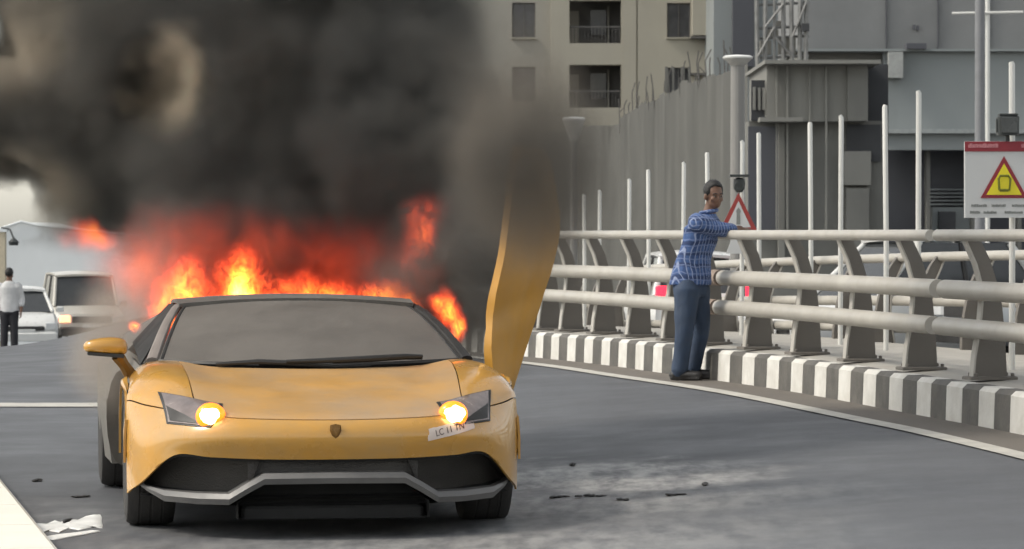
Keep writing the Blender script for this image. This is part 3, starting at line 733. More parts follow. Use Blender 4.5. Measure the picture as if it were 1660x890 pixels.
# raised scissor door on the picture's right
DO = []
for k in range(25):
    t = k / 24; w = .60 + t * 1.36
    ul = float(np.interp(w, (.60, .75, .90, 1.16, 1.37, 1.87, 1.96), (1.0, .982, .970, .993, 1.04, 1.105, 1.13)))
    ur = float(np.interp(w, (.60, .63, .90, 1.09, 1.30, 1.48, 1.60, 1.87, 1.96), (1.14, 1.152, 1.237, 1.302, 1.37, 1.412, 1.415, 1.37, 1.33)))
    vl = -.42 + .03 * t; vr = -.86 + .02 * t
    row = []
    for j in range(13):
        s = j / 12
        bul = .012 * math.sin(math.pi * s) - .03 * math.exp(-((s - .62) / .07) ** 2) * smooth((t - .1) / .1)
        bul += -.035 * math.exp(-((t - .33 - .10 * s) / .045) ** 2) * (1 if s < .85 else .4)     # pressed crease across the skin
        row.append(L3(ul + (ur - ul) * s, vl + (vr - vl) * s ** 1.15 + bul, w))
    DO.append(row)
door = MB().slab(DO, -.05).build("door", m_door, car, 40); door['label'] = "yellow door raised upright on the picture's right"
MB().slab([[p + Vector((.035, .10, 0)) for p in row[:8]] for row in DO[3:22]], -.03).build("trim", m_soot, door, 40)
MB().tube([DO[k][0] + Vector((.006, .03, 0)) for k in range(2, 24)], .010, 6).build("seal", m_black, door, 40)
MB().tube([L3(.80, -.45, .62), L3(.9, -.5, .74)], .03, 8).build("hinge", m_black, door, 40)

# wheels
def wheel(u, v, rad, wid, side):
    w0 = thing("wheel", None, None, L3(u, v, rad)); w0.parent = car
    hw = wid / 2
    prof = [(rad * .68, -hw * .96), (rad * .82, -hw), (rad * .95, -hw * .93), (rad * .985, -hw * .78), (rad, -hw * .5), (rad * .99, -hw * .48), (rad * .99, -hw * .42), (rad, -hw * .4), (rad, -hw * .05), (rad * .99, -hw * .04),
            (rad * .99, hw * .04), (rad, hw * .05), (rad, hw * .4), (rad * .99, hw * .42), (rad * .99, hw * .48), (rad, hw * .5), (rad * .985, hw * .78), (rad * .95, hw * .93), (rad * .82, hw), (rad * .68, hw * .96)]
    MB().lathe(prof, axis='X', n=40).build("tyre", m_tyre, w0, 40)
    m = MB(); m.lathe([(rad * .69, -hw * .9), (rad * .69, hw * .9), (rad * .62, hw * .9), (rad * .60, hw * .3), (.05, hw * .5 * side if side > 0 else .0)], axis='X', n=32)
    for k in range(10):
        a = 2 * math.pi * k / 10
        m.tube([(side * hw * .75, math.cos(a) * .05, math.sin(a) * .05), (side * hw * .85, math.cos(a + .12) * rad * .63, math.sin(a + .12) * rad * .63)], [.022, .014], 6)
    m.build("rim", m_rim, w0, 35)
for u, v, rd, wd in ((-.865, 0, .345, .255), (.865, 0, .345, .255), (-.89, -2.7, .355, .335), (.89, -2.7, .355, .335)): wheel(u, v, rd, wd, 1 if u > 0 else -1)

# ================================================================ people
def ell(mb, pts, rads, n=14, flat=1.0):
    """tapered limb through joints with rounded ends"""
    P = catmull([Vector(p) for p in pts], 5); Rr = []
    for i in range(len(pts) - 1):
        for k in range(5): Rr.append(rads[i] + (rads[i + 1] - rads[i]) * smooth(k / 5))
    Rr.append(rads[-1])
    d0 = (P[0] - P[1]).normalized(); d1 = (P[-1] - P[-2]).normalized()
    P = [P[0] + d0 * Rr[0] * .95, P[0] + d0 * Rr[0] * .7] + P + [P[-1] + d1 * Rr[-1] * .7, P[-1] + d1 * Rr[-1] * .95]
    Rr = [Rr[0] * .25, Rr[0] * .72] + Rr + [Rr[-1] * .72, Rr[-1] * .25]
    return mb.tube(P, Rr, n, True, flat)
def torso(mb, secs, n=18):
    """secs: (centre, half width, half depth, yaw)"""
    rings = []
    for c, a, b, y in secs:
        c = Vector(c); rings.append([c + Vector((math.cos(y) * a * math.cos(q) - math.sin(y) * b * math.sin(q), math.sin(y) * a * math.cos(q) + math.cos(y) * b * math.sin(q), 0)) for q in [2 * math.pi * k / n for k in range(n)]])
    return mb.loft(rings, True, True)
def fuse(mb, name, mat, par, vox=0.012, sm=3):
    """weld overlapping shapes into one continuous skin"""
    o = mb.build(name, mat, None, 0)
    md = o.modifiers.new("fuse", 'REMESH'); md.mode = 'VOXEL'; md.voxel_size = vox
    if sm: s_ = o.modifiers.new("smooth", 'SMOOTH'); s_.iterations = sm; s_.factor = .5
    dg = bpy.context.evaluated_depsgraph_get(); me = bpy.data.meshes.new_from_object(o.evaluated_get(dg))
    me.name = name; old = o.data; o.modifiers.clear(); o.data = me; bpy.data.meshes.remove(old)
    me.shade_smooth()
    if not me.materials: me.materials.append(mat)
    o.parent = par; return o
m_skin = M("brown_skin", (0.15, 0.078, 0.05), 0.5, var=0.08, bump=0.03)
m_hair = M("black_hair", (0.010, 0.009, 0.009), 0.6, var=0.3, bump=0.4, bscale=150)
m_jeans = M("dark_blue_jeans", (0.027, 0.048, 0.092), 0.8, var=0.22, scale=9, bump=0.9, bscale=9, stretch=(1, 1, .8), dirt=(0.055, 0.075, 0.11), dirt_amt=0.5, dirt_scale=4)
m_shoe = M("black_shoe", (0.015, 0.014, 0.014), 0.5, var=0.2)
m_greyshirt = M("pale_grey_shirt", (0.52, 0.52, 0.52), 0.8, var=0.15, bump=0.2, bscale=20)
m_blackpant = M("black_trousers", (0.02, 0.02, 0.024), 0.8, var=0.2, bump=0.2)
m_eye = M("eye_white", (0.30, 0.27, 0.25), 0.3, var=0.02, bump=0)
def plaid():
    m = bpy.data.materials.new("blue_plaid_cloth"); m.use_nodes = True; n = m.node_tree.nodes; L = m.node_tree.links; b = n["Principled BSDF"]
    tc = n.new("ShaderNodeTexCoord"); nz = n.new("ShaderNodeTexNoise"); nz.inputs["Scale"].default_value = 5; L.new(tc.outputs["Object"], nz.inputs["Vector"])
    ad = n.new("ShaderNodeVectorMath"); ad.operation = 'MULTIPLY_ADD'; ad.inputs[1].default_value = (.07, .07, .07); L.new(nz.outputs["Color"], ad.inputs[0]); L.new(tc.outputs["Object"], ad.inputs[2])
    sp = n.new("ShaderNodeSeparateXYZ"); L.new(ad.outputs[0], sp.inputs[0])
    def stripes(sock, f, thr):
        a = n.new("ShaderNodeMath"); a.operation = 'MULTIPLY'; a.inputs[1].default_value = f; L.new(sock, a.inputs[0])
        s_ = n.new("ShaderNodeMath"); s_.operation = 'SINE'; L.new(a.outputs[0], s_.inputs[0])
        r = n.new("ShaderNodeMapRange"); r.inputs[1].default_value = thr; r.inputs[2].default_value = thr + .25; L.new(s_.outputs[0], r.inputs[0]); return r.outputs[0]
    xy = n.new("ShaderNodeMath"); xy.operation = 'ADD'; L.new(sp.outputs[0], xy.inputs[0]); L.new(sp.outputs[1], xy.inputs[1])
    def mix(f, A, B):
        x = n.new("ShaderNodeMix"); x.data_type = 'RGBA'; L.new(f, x.inputs["Factor"])
        for k, v in (("A", A), ("B", B)):
            if isinstance(v, tuple): x.inputs[k].default_value = (*v, 1)
            else: L.new(v, x.inputs[k])
        return x.outputs["Result"]
    c = mix(stripes(xy.outputs[0], 95, -.1), (.036, .072, .19), (.055, .11, .27))
    c = mix(stripes(sp.outputs[2], 62, .35), c, (.022, .045, .125))
    c = mix(stripes(xy.outputs[0], 150, .72), c, (.26, .31, .46))
    c = mix(stripes(sp.outputs[2], 105, .8), c, (.17, .22, .38))
    L.new(c, b.inputs["Base Color"]); b.inputs["Roughness"].default_value = .8
    bn = n.new("ShaderNodeTexNoise"); bn.inputs["Scale"].default_value = 16; bn.inputs["Detail"].default_value = 3; L.new(tc.outputs["Object"], bn.inputs["Vector"])
    bp = n.new("ShaderNodeBump"); bp.inputs["Strength"].default_value = .6; bp.inputs["Distance"].default_value = .03; L.new(bn.outputs["Fac"], bp.inputs["Height"]); L.new(bp.outputs[0], b.inputs["Normal"]); return m
m_plaid = plaid()
def head(mb, c, yaw, s=1.0, tilt=0.0):
    """skull, jaw, nose, ears; faces -Y turned by yaw"""
    c = Vector(c); rm = Matrix.Rotation(yaw, 3, 'Z') @ Matrix.Rotation(tilt, 3, 'X')
    def at(x, y, z): return c + rm @ (Vector((x, y, z)) * s)
    def bl(p, r): 
        t = MB().blob((0, 0, 0), r, 2); mb.add([at(*(Vector(p) + Vector(v))) for v in t.v], t.f)
    bl((0, .012, .03), (.076, .095, .095)); bl((0, -.028, -.045), (.056, .062, .066)); bl((0, -.045, -.085), (.036, .036, .026))
    bl((0, -.088, -.022), (.014, .022, .026)); bl((0, -.075, .012), (.052, .018, .012))
    bl((0, -.078, -.066), (.025, .012, .007)); bl((0, -.076, -.078), (.022, .012, .007))
    for sg in (-1, 1): bl((sg * .078, .012, -.012), (.012, .022, .034)); bl((sg * .04, -.06, -.03), (.022, .022, .02))
    return at
def hand(mb, wrist, direction, palm_n, s=1.0, curl=.5):
    """palm, four unequal curled fingers and a thumb from the palm's side"""
    w = Vector(wrist); d = Vector(direction).normalized(); n = Vector(palm_n).normalized(); side = d.cross(n).normalized()
    ell(mb, [w, w + d * .045 * s, w + d * .085 * s], [.024 * s, .036 * s, .036 * s], 10, .55)
    for k, (o, ln) in enumerate(((-.028, .068), (-.010, .078), (.009, .073), (.027, .058))):
        a = w + d * .085 * s + side * o * s; t1 = (d + n * curl * .4).normalized(); t2 = (d + n * curl * 1.4).normalized(); t3 = (d * .5 + n * curl * 2).normalized()
        p1 = a + t1 * ln * .45 * s; p2 = p1 + t2 * ln * .32 * s; p3 = p2 + t3 * ln * .25 * s
        ell(mb, [a - d * .02 * s, a, p1, p2, p3], [.0095 * s, .0095 * s, .009 * s, .0085 * s, .0075 * s], 8)
    a = w + d * .03 * s - side * .032 * s
    ell(mb, [a, a + (d * .6 - side * .7 + n * .3).normalized() * .035 * s, a + (d * .85 - side * .45 + n * .5).normalized() * .066 * s], [.013 * s, .011 * s, .009 * s], 8)

# --- the man at the railing; metres relative to his feet, x to the picture's right, y away from the camera
MY = 29.75; kx = MY / F; mx0 = sx_ = (1116 - CXP) * kx
mz0 = gz(mx0, MY) + 0.006
man = thing("person", "person in blue plaid shirt and jeans leaning one arm on the top rail", "person", (mx0, MY, mz0))
def mp(x, y, d=0.0): return Vector(((x - 1116) * kx, d, EYE - (y - HZP) * kx - mz0))
hipL = mp(1113, 470, -.07); hipR = mp(1131, 468, .09)
kneeL = mp(1108, 540, -.11); kneeR = mp(1137, 532, .10)
ankL = mp(1101, 603, -.07); ankR = mp(1124, 602, .14)
pel = mp(1122, 460, 0.01); wst = mp(1124, 432, .01); chest = mp(1136, 380, .0); nk = mp(1149, 345, .01); hd = mp(1157, 317, -.02)
shN = mp(1133, 362, -.17); shF = mp(1152, 358, .17)
elbN = mp(1168, 372, -.10); wrN = mp(1200, 371, .02)
elbF = mp(1170, 376, .22); wrF = mp(1196, 373, .16)
bodym = MB()
torso(bodym, [(pel, .13, .10, .5), (wst, .13, .095, .5), (chest, .16, .11, .9), ((chest + nk) / 2 + Vector((0, 0, .02)), .14, .09, 1.0), (nk, .055, .055, 0)])
ell(bodym, [nk + Vector((-.01, 0, -.04)), nk + Vector((.02, -.005, .05)), hd + Vector((-.01, .01, -.03))], [.062, .055, .055])
at = head(bodym, hd, R(24), 1.0, R(4))
for a, b_, c_ in ((shN, elbN, wrN), (shF, elbF, wrF)): ell(bodym, [a, b_, c_], [.058, .046, .03])
for h_, k_, a_ in ((hipL, kneeL, ankL), (hipR, kneeR, ankR)): ell(bodym, [h_, k_, a_], [.085, .058, .045])
hand(bodym, wrN, (.75, .55, -.12), (.15, .25, -1), 1.0, .7)
hand(bodym, wrF, (.85, .3, -.1), (.1, .1, -1), 1.0, .7)
fuse(bodym, "body", m_skin, man, .0085, 1)
shirt = MB()
torso(shirt, [(mp(1119, 462, .01), .195, .15, .3), (mp(1121, 440, .01), .18, .14, .35), (wst + Vector((0, 0, .06)), .165, .13, .5), (chest + Vector((-.005, 0, -.06)), .18, .135, .8), (chest + Vector((0, 0, .06)), .19, .13, .95), ((chest * .25 + nk * .75) + Vector((0, 0, -.005)), .125, .095, 1.0), (nk + Vector((0, 0, -.005)), .07, .068, 0)])
ell(shirt, [shN + Vector((-.02, .06, .01)), shN, elbN, elbN.lerp(wrN, .55)], [.085, .083, .068, .055]); ell(shirt, [shF + Vector((-.02, -.06, .01)), shF, elbF, elbF.lerp(wrF, .55)], [.085, .08, .066, .055])
so = fuse(shirt, "shirt", m_plaid, man, .013, 3)
m = MB(); m.tube([nk + Vector((.072 * math.cos(a), .07 * math.sin(a), .012 + .012 * math.cos(a))) for a in [2 * math.pi * k / 12 for k in range(13)]], .016, 8); m.build("collar", m_plaid, so, 60)
jeans = MB()
torso(jeans, [(pel + Vector((0, 0, .06)), .165, .125, .4), (pel + Vector((-.01, 0, -.03)), .17, .13, .4), (pel + Vector((-.012, 0, -.11)), .155, .125, .4)])
ell(jeans, [hipL, hipL.lerp(kneeL, .5), kneeL, kneeL.lerp(ankL, .55), ankL + Vector((0, 0, .02))], [.118, .102, .082, .074, .078])
ell(jeans, [hipR, hipR.lerp(kneeR, .5), kneeR, kneeR.lerp(ankR, .55), ankR + Vector((0, 0, .02))], [.118, .10, .082, .074, .076])
fuse(jeans, "jeans", m_jeans, man, .013, 3)
for ank, dr in ((ankL, Vector((.92, -.38, 0))), (ankR, Vector((.92, -.2, 0)))):
    m = MB(); z = .045; b0 = Vector((ank.x, ank.y, z)); dr = dr.normalized()
    ell(m, [b0 - dr * .05, b0 + dr * .05, b0 + dr * .17], [.048, .05, .042], 12, .9); m.box((b0 + dr * .06) - Vector((0, 0, .033)), (.27, .085, .022), math.atan2(dr.y, dr.x))
    fuse(m, "shoe", m_shoe, man, .009, 2)
hm = MB(); rm = Matrix.Rotation(R(24), 3, 'Z') @ Matrix.Rotation(R(4), 3, 'X')
def hp(v): return hd + rm @ Vector(v)
t = MB().blob((0, 0, 0), 1, 3, amp=.07, freq=5, seed=3)
vs = []
for v in t.v:
    q = Vector((v[0] * .085, v[1] * .105 + .018, v[2] * .098 + .043))
    if q.y < -.035 and q.z < .072: q.y = -.035 + (q.y + .035) * .25; q.z = max(q.z, .02)
    if q.z < -.01: q.z = -.01 + (q.z + .01) * .5; q.x *= .95
    vs.append(hp(q))
hm.add(vs, t.f); hm.build("hair", m_hair, man, 80)
for sg in (-1, 1):
    e = MB().blob(hp((sg * .031, -.079, -.002)), .0095, 1).build("eye", m_eye, man, 60)
    MB().blob(hp((sg * .031, -.0865, -.002)), .0055, 2).build("iris", m_hair, e, 60)
    MB().tube([hp((sg * .014, -.089, .018)), hp((sg * .032, -.088, .023)), hp((sg * .05, -.076, .017))], .005, 6).build("eyebrow", m_hair, man, 60)

# --- the distant figure at the left edge, seen from behind
DY = 70.0; kd = DY / F; dx0 = (15 - CXP) * kd; dz0 = EYE - (572 - HZP) * kd
man2 = thing("person", "distant person in pale grey shirt and black trousers at the left edge", "person", (dx0, DY, dz0))
bm2 = MB(); torso(bm2, [((0, 0, .9), .15, .1, 0), ((0, 0, 1.1), .15, .1, 0), ((0, 0, 1.35), .19, .11, 0), ((0, 0, 1.46), .09, .08, 0), ((0, 0, 1.5), .06, .06, 0)])
ell(bm2, [(0, 0, 1.45), (0, 0, 1.55)], [.06, .058]); head(bm2, (0, 0, 1.62), R(160))
for sg in (-1, 1):
    ell(bm2, [(sg * .2, 0, 1.38), (sg * .255, .02, 1.1), (sg * .25, -.06, .86)], [.055, .045, .03]); hand(bm2, (sg * .25, -.06, .86), (0, -.15, -1), (-sg, 0, 0), 1, .4)
    ell(bm2, [(sg * .09, 0, .9), (sg * .1, 0, .48), (sg * .11, 0, .09)], [.085, .06, .045])
fuse(bm2, "body", m_skin, man2, .012, 1)
t = MB(); torso(t, [((0, 0, .84), .2, .135, 0), ((0, 0, 1.1), .19, .13, 0), ((0, 0, 1.35), .22, .135, 0), ((0, 0, 1.45), .12, .1, 0), ((0, 0, 1.485), .075, .075, 0)])
for sg in (-1, 1): ell(t, [(sg * .19, 0, 1.38), (sg * .255, .02, 1.12), (sg * .255, -.02, 1.0)], [.078, .066, .06])
fuse(t, "shirt", m_greyshirt, man2, .015, 3)
t = MB(); torso(t, [((0, 0, .92), .17, .125, 0), ((0, 0, .8), .18, .13, 0)])
for sg in (-1, 1): ell(t, [(sg * .09, 0, .85), (sg * .1, 0, .48), (sg * .11, 0, .1)], [.115, .085, .075])
fuse(t, "trousers", m_blackpant, man2, .015, 3)
for sg in (-1, 1):
    m = MB(); ell(m, [(sg * .11, -.02, .045), (sg * .115, .16, .04)], [.045, .042]); m.build("shoe", m_shoe, man2, 60)
MB().blob((0, -.02, 1.665), (.088, .105, .1), 3, amp=.06, freq=5).build("hair", m_hair, man2, 80)

# ================================================================ other vehicles
m_wpaint = M("white_car_paint", (0.62, 0.62, 0.60), 0.35, var=0.04, bump=0, coat=0.4)
m_bpaint = M("beige_car_paint", (0.50, 0.48, 0.43), 0.4, var=0.05, bump=0, coat=0.3)
m_gpaint = M("silver_car_paint", (0.40, 0.42, 0.43), 0.4, var=0.05, bump=0, coat=0.3)
m_chrome = M("bright_trim", (0.5, 0.5, 0.5), 0.25, metal=0.8, var=0.05, bump=0)
m_tail = M("lit_tail_lens", (0.6, 0.02, 0.04), 0.3, var=0.05, bump=0, emit=(1.0, 0.028, 0.06), emit_s=1.3)
m_taild = M("unlit_tail_lens", (0.28, 0.02, 0.02), 0.3, var=0.1, bump=0)
m_hlamp = M("lit_head_lens", (0.8, 0.4, 0.2), 0.3, var=0.05, bump=0, emit=(1.0, 0.30, 0.14), emit_s=2.2)
m_hoff = M("clear_head_lens", (0.55, 0.56, 0.56), 0.15, var=0.05, bump=0)
m_plate = M("plate_white", (0.6, 0.6, 0.58), 0.5, var=0.05, bump=0)
def road_car(name, label, loc, rz, paint, L=4.2, W=1.72, H=1.55, kind='hatch', lights_front=None, tails=False, group=None):
    """local: nose towards -Y, wheels on z=0"""
    t = thing(name, label, "car", loc, rz, group)
    a = L / 2; hw = W / 2; belt = H * .58
    if kind == 'suv': st = [(-a, .50, .80, .9), (-a + .05, .42, .92, .97), (-a + .9, .36, 1.05, 1), (-.45 * a, .36, 1.10, 1), (.5 * a, .36, 1.12, 1), (a - .06, .40, 1.10, .98), (a, .48, 1.0, .93)]
    else: st = [(-a, .36, .58, .86), (-a + .1, .28, .70, .95), (-a + .9, .24, .86, 1), (-.3 * a, .24, .93, 1), (.5 * a, .24, .97, 1), (a - .12, .28, .98, .97), (a, .40, .84, .90)]
    rings = []
    for y, zb, zt, k in st:
        w = hw * k
        half = [(w * .72, zb), (w * .95, zb + .06), (w, zb + (zt - zb) * .45), (w * .985, zt - .10), (w * .90, zt - .015), (w * .55, zt + .015)]
        rings.append([(x, y, z) for x, z in half] + [(-x, y, z) for x, z in reversed(half)])
    body_ = MB().loft(rings, True, True).build("body", paint, t, 40)
    zt = st[3][2]
    if kind == 'suv': cab = [(-.40 * a, hw * .90, zt), (-.22 * a, hw * .80, H - .05), (.80 * a, hw * .80, H - .04), (.93 * a, hw * .9, zt + .01)]
    elif kind == 'sedan': cab = [(-.34 * a, hw * .86, zt), (-.02 * a, hw * .66, H - .04), (.42 * a, hw * .66, H - .05), (.74 * a, hw * .84, zt + .02)]
    else: cab = [(-.42 * a, hw * .88, zt - .02), (-.05 * a, hw * .70, H - .05), (.66 * a, hw * .68, H - .06), (.90 * a, hw * .86, zt + .01)]
    (y0, w0, z0), (y1, w1, z1), (y2, w2, z2), (y3, w3, z3) = cab
    g = MB()
    base = [(-w0, y0, z0), (w0, y0, z0), (w3, y3, z3), (-w3, y3, z3)]; top = [(-w1, y1, z1), (w1, y1, z1), (w2, y2, z2), (-w2, y2, z2)]
    g.loft([base, top], True, True); g.build("windows", m_glass, t, 20)
    P = [[(s * w, y, z + .055 - .035 * s * s) for s in (-1.03, -.8, -.4, 0, .4, .8, 1.03)] for y, w, z in ((y1 - .06, w1, z1 - .035), (y1 + .08, w1, z1), ((y1 + y2) / 2, (w1 + w2) / 2, max(z1, z2) + .02), (y2 - .08, w2, z2), (y2 + .06, w2, z2 - .03))]
    MB().slab(P, .05).build("roof", paint, t, 60)
    for sg in (-1, 1):
        for p, q, r in (((sg * w0, y0, z0), (sg * w1, y1, z1), .045), ((sg * w3, y3, z3), (sg * w2, y2, z2), .06 if kind != 'suv' else .05), ((sg * (w0 + w3) / 2 * 1.0, .28 * a, (z0 + z3) / 2), (sg * (w1 + w2) / 2, .27 * a, (z1 + z2) / 2), .035)):
            MB().tube([p, q], [r, r * .8], 8).build("pillar", paint if r > .04 else m_black, t, 50)
        lamp = m_tail if tails else m_taild
        MB().cbox((sg * (hw - .20), a - .0, (.74 if kind == 'suv' else 1.02 if tails else .80)), (.22, .09, .26 if kind == 'suv' else .20), .02).build("tail_light", lamp, t, 30)
        lm = m_hoff if lights_front is None or sg not in lights_front else m_hlamp
        MB().cbox((sg * (hw - .22), -a + .02, .82 if kind == 'suv' else .62), (.27, .10, .17), .03).build("headlight", lm, t, 30)
        MB().cbox((sg * (hw + .09), y0 + .25, z0 + .06), (.18, .1, .13), .03).build("mirror", paint, t, 30)
        MB().box((sg * (hw * 1.0 + .003), .1 * a, zt - .16), (.02, .16, .03)).build("handle", m_black, t, 0)
        for yy in (-a + .82, a - .80):
            r = .36 if kind == 'suv' else .30
            w_ = thing("wheel", None, None, (sg * (hw - .10), yy, r)); w_.parent = t
            MB().lathe([(r * .62, -.1), (r * .9, -.11), (r, -.07), (r, .07), (r * .9, .11), (r * .62, .1)], axis='X', n=24).build("tyre", m_tyre, w_, 40)
            MB().lathe([(r * .62, -.09), (r * .62, .09), (r * .5, .10), (.05, .07)] if sg > 0 else [(.05, -.07), (r * .5, -.10), (r * .62, -.09), (r * .62, .09)], axis='X', n=20).build("rim", m_chrome, w_, 40)
            MB().lathe([(r * 1.14, -.02), (r * 1.14, .105), (r * .3, .105)] if sg > 0 else [(r * .3, -.105), (r * 1.14, -.105), (r * 1.14, .02)], (sg * (hw - .1), yy, r + .02), axis='X', n=24).build("wheel_arch", m_black, t, 40)
    for yy, sgn in ((-a, -1), (a, 1)):
        MB().cbox((0, yy + sgn * .02, st[0][1] + .02), (W * .92, .14, .2), .04).build("bumper", m_black if kind == 'suv' else paint, t, 30)
        MB().cbox((0, yy + sgn * .055, st[0][1] + (.13 if sgn < 0 else .28)), (.46, .02, .11), .004).build("number_plate", m_plate, t, 30)
    MB().cbox((0, -a + .0, .80 if kind == 'suv' else .56), (W * .55, .06, .16 if kind == 'suv' else .1), .02).build("grille", m_black, t, 30)
    return t
def onroad(x, Y): X = (x - CXP) / F * Y; return (X, Y, gz(X, Y))
x_, y_, z_ = onroad(116, 83); z_ = EYE - (571 - HZP) / F * 83
road_car("sport_utility", "white off-road car with glowing headlamp facing the camera beyond the smoke", (x_, y_ + 2, z_), R(14), m_bpaint, 4.1, 1.75, 1.88, 'suv', lights_front=(-1,))
x_ = (16 - CXP) / F * 77
road_car("parked_car", "white hatchback half hidden by the distant person at the left edge", (x_, 78.5, EYE - (572 - HZP) / F * 77), R(12), m_wpaint, 3.7, 1.6, 1.42, 'hatch')
x_, y_, z_ = onroad(1118, 55)
road_car("passing_car", "white car with red tail lights lit, seen through the railing beside the man", (x_, 57, z_ - .02), R(186), m_wpaint, 4.0, 1.72, 1.62, 'hatch', tails=True)
x_, y_, z_ = onroad(1500, 38)
road_car("passing_car", "white car behind the railing with dark side windows, left of the warning board", (x_ + .05, 41, -.18), R(-62), m_wpaint, 3.7, 1.62, 1.62, 'hatch')
x_, y_, z_ = onroad(1690, 38)
road_car("passing_car", "silver car behind the railing under the warning board", (x_ + 1.2, 39.5, -.18), R(-70), m_gpaint, 4.2, 1.7, 1.66, 'suv')

# ================================================================ buildings
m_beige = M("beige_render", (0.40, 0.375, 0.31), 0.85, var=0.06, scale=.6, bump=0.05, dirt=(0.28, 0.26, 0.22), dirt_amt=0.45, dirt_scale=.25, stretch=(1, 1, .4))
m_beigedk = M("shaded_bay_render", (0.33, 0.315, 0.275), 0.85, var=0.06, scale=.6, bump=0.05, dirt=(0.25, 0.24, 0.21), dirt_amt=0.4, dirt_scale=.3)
m_pane = M("window_glass", (0.055, 0.055, 0.06), 0.18, var=0.5, scale=.8, bump=0)
m_frame = M("window_frame", (0.10, 0.095, 0.09), 0.6, var=0.1, bump=0)
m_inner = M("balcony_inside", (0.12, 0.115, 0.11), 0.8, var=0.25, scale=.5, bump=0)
m_bgrey = M("blue_grey_cladding", (0.285, 0.31, 0.31), 0.7, var=0.12, scale=.4, bump=0.05, dirt=(0.12, 0.13, 0.135), dirt_amt=0.5, dirt_scale=.2)
m_dgrey = M("dark_cladding", (0.075, 0.078, 0.09), 0.7, var=0.1, scale=.4, bump=0.05)
m_cgrey = M("raw_concrete", (0.19, 0.188, 0.172), 0.85, var=0.15, scale=.5, bump=0.1, dirt=(0.095, 0.097, 0.09), dirt_amt=0.6, dirt_scale=.35, stretch=(1, 1, .35))
m_cgrey2 = M("raw_concrete_pale", (0.235, 0.232, 0.212), 0.85, var=0.12, scale=.5, bump=0.1, dirt=(0.13, 0.13, 0.12), dirt_amt=0.5, dirt_scale=.3, stretch=(1, 1, .3))
m_panelg = M("hoarding_sheet", (0.10, 0.10, 0.092), 0.85, var=0.35, scale=.9, bump=0.2, bscale=5, stretch=(1, 1, .22), dirt=(0.085, 0.085, 0.078), dirt_amt=0.6, dirt_scale=.5)
m_steel = M("scaffold_steel", (0.20, 0.20, 0.195), 0.5, metal=.3, var=0.3, scale=3, bump=0)
m_void = M("dark_interior", (0.05, 0.052, 0.056), 0.9, var=0.3, scale=.4, bump=0)
m_lampw = M("lamp_white", (0.72, 0.72, 0.70), 0.4, var=0.04, bump=0)

YB = 157.0; kb = YB / F
def bx_(x): return (x - CXP) * kb
def bz_(y): return EYE - (y - HZP) * kb
apt = thing("apartment_building", "beige apartment block with square windows and deep balconies behind the smoke", "building", (bx_(950), YB, -6.5))
def addb(mb, name, mat, par=apt, ang=20):
    o = mb.build(name, mat, None, ang); org = Vector((bx_(950), YB, -6.5)); o.data.transform(Matrix.Translation(-org)); o.parent = par; return o
def slabpx(x0, x1, y0, y1, d0, d1):
    """box from photo columns x0..x1 and rows y0..y1 on the facade plane, depth d0..d1 (metres, + away)"""
    m = MB(); a, b, c, d = bx_(x0), bx_(x1), bz_(y1), bz_(y0)
    return m.box(((a + b) / 2, YB + (d0 + d1) / 2, (c + d) / 2), (b - a, d1 - d0, d - c))
YTOP = -560; YBOT = 655          # rows far above and below the frame: the block goes on
floors = [k for k in range(-5, 4)]
FH = 104.5
# wall pieces round the openings
wx = [(828, 868)]
def wall_with_holes(name, x0, x1, holes, d0, d1, mat):
    """one wall mesh: columns of boxes left and right of the openings, bands between them"""
    m = MB(); xs_ = sorted(holes)
    hx0 = min(h[0] for h in holes); hx1 = max(h[1] for h in holes)
    def bx2(a, b, c, d): m.box(((bx_(a) + bx_(b)) / 2, YB + (d0 + d1) / 2, (bz_(c) + bz_(d)) / 2), (bx_(b) - bx_(a), d1 - d0, bz_(c) - bz_(d)))
    bx2(x0, hx0, YTOP, YBOT); bx2(hx1, x1, YTOP, YBOT)
    hs = sorted(holes, key=lambda h: h[2]); y = YTOP
    for h in hs: bx2(hx0, hx1, y, h[2]); y = h[3]
    bx2(hx0, hx1, y, YBOT)
    return addb(m, name, mat)
H1 = [(830, 868, 3 + FH * k, 60 + FH * k) for k in floors]
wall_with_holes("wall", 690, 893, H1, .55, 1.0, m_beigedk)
H2 = [(923, 1007, -33 + FH * k, 70 + FH * k - 0) for k in floors]
H2 = [(923, 1007, 0.5 + FH * k, 70 + FH * k) for k in floors]
wall_with_holes("wall", 893, 1034, H2, 0, 1.0, m_beige)
H3 = [(1081, 1119, 5 + FH * k, 61 + FH * k) for k in floors]
wall_with_holes("wall", 1034, 1156, H3, -.12, 1.0, m_beige)
for hs in (H1, H3):
    for x0, x1, y0, y1 in hs:
        if y0 > 300 or y1 < -120: continue
        dd = .72 if hs is H1 else .1
        fr = MB()
        for a, b, c, d in ((x0, x0 + 2, y0, y1), (x1 - 2, x1, y0, y1), (x0 + 2, x1 - 2, y0, y0 + 2), (x0 + 2, x1 - 2, y1 - 2, y1), ((x0 + x1) / 2 - .7, (x0 + x1) / 2 + .7, y0 + 2, y1 - 2)):
            fr.box(((bx_(a) + bx_(b)) / 2, YB + dd, (bz_(c) + bz_(d)) / 2), (bx_(b) - bx_(a), .08, bz_(c) - bz_(d)))
        f = addb(fr, "window", m_frame)
        xm = (x0 + x1) / 2
        for a, b in ((x0 + 2, xm - .7), (xm + .7, x1 - 2)):
            addb(slabpx(a, b, y0 + 2, y1 - 2, dd + .05 - random.uniform(0, .03), dd + .09), "pane", m_pane, f)
        addb(slabpx(x0 - 1.5, x1 + 1.5, y1 + .1, y1 + 2.2, dd - .35 if hs is H1 else -.3, dd + .0 if hs is H1 else .05), "sill", m_beige, f)
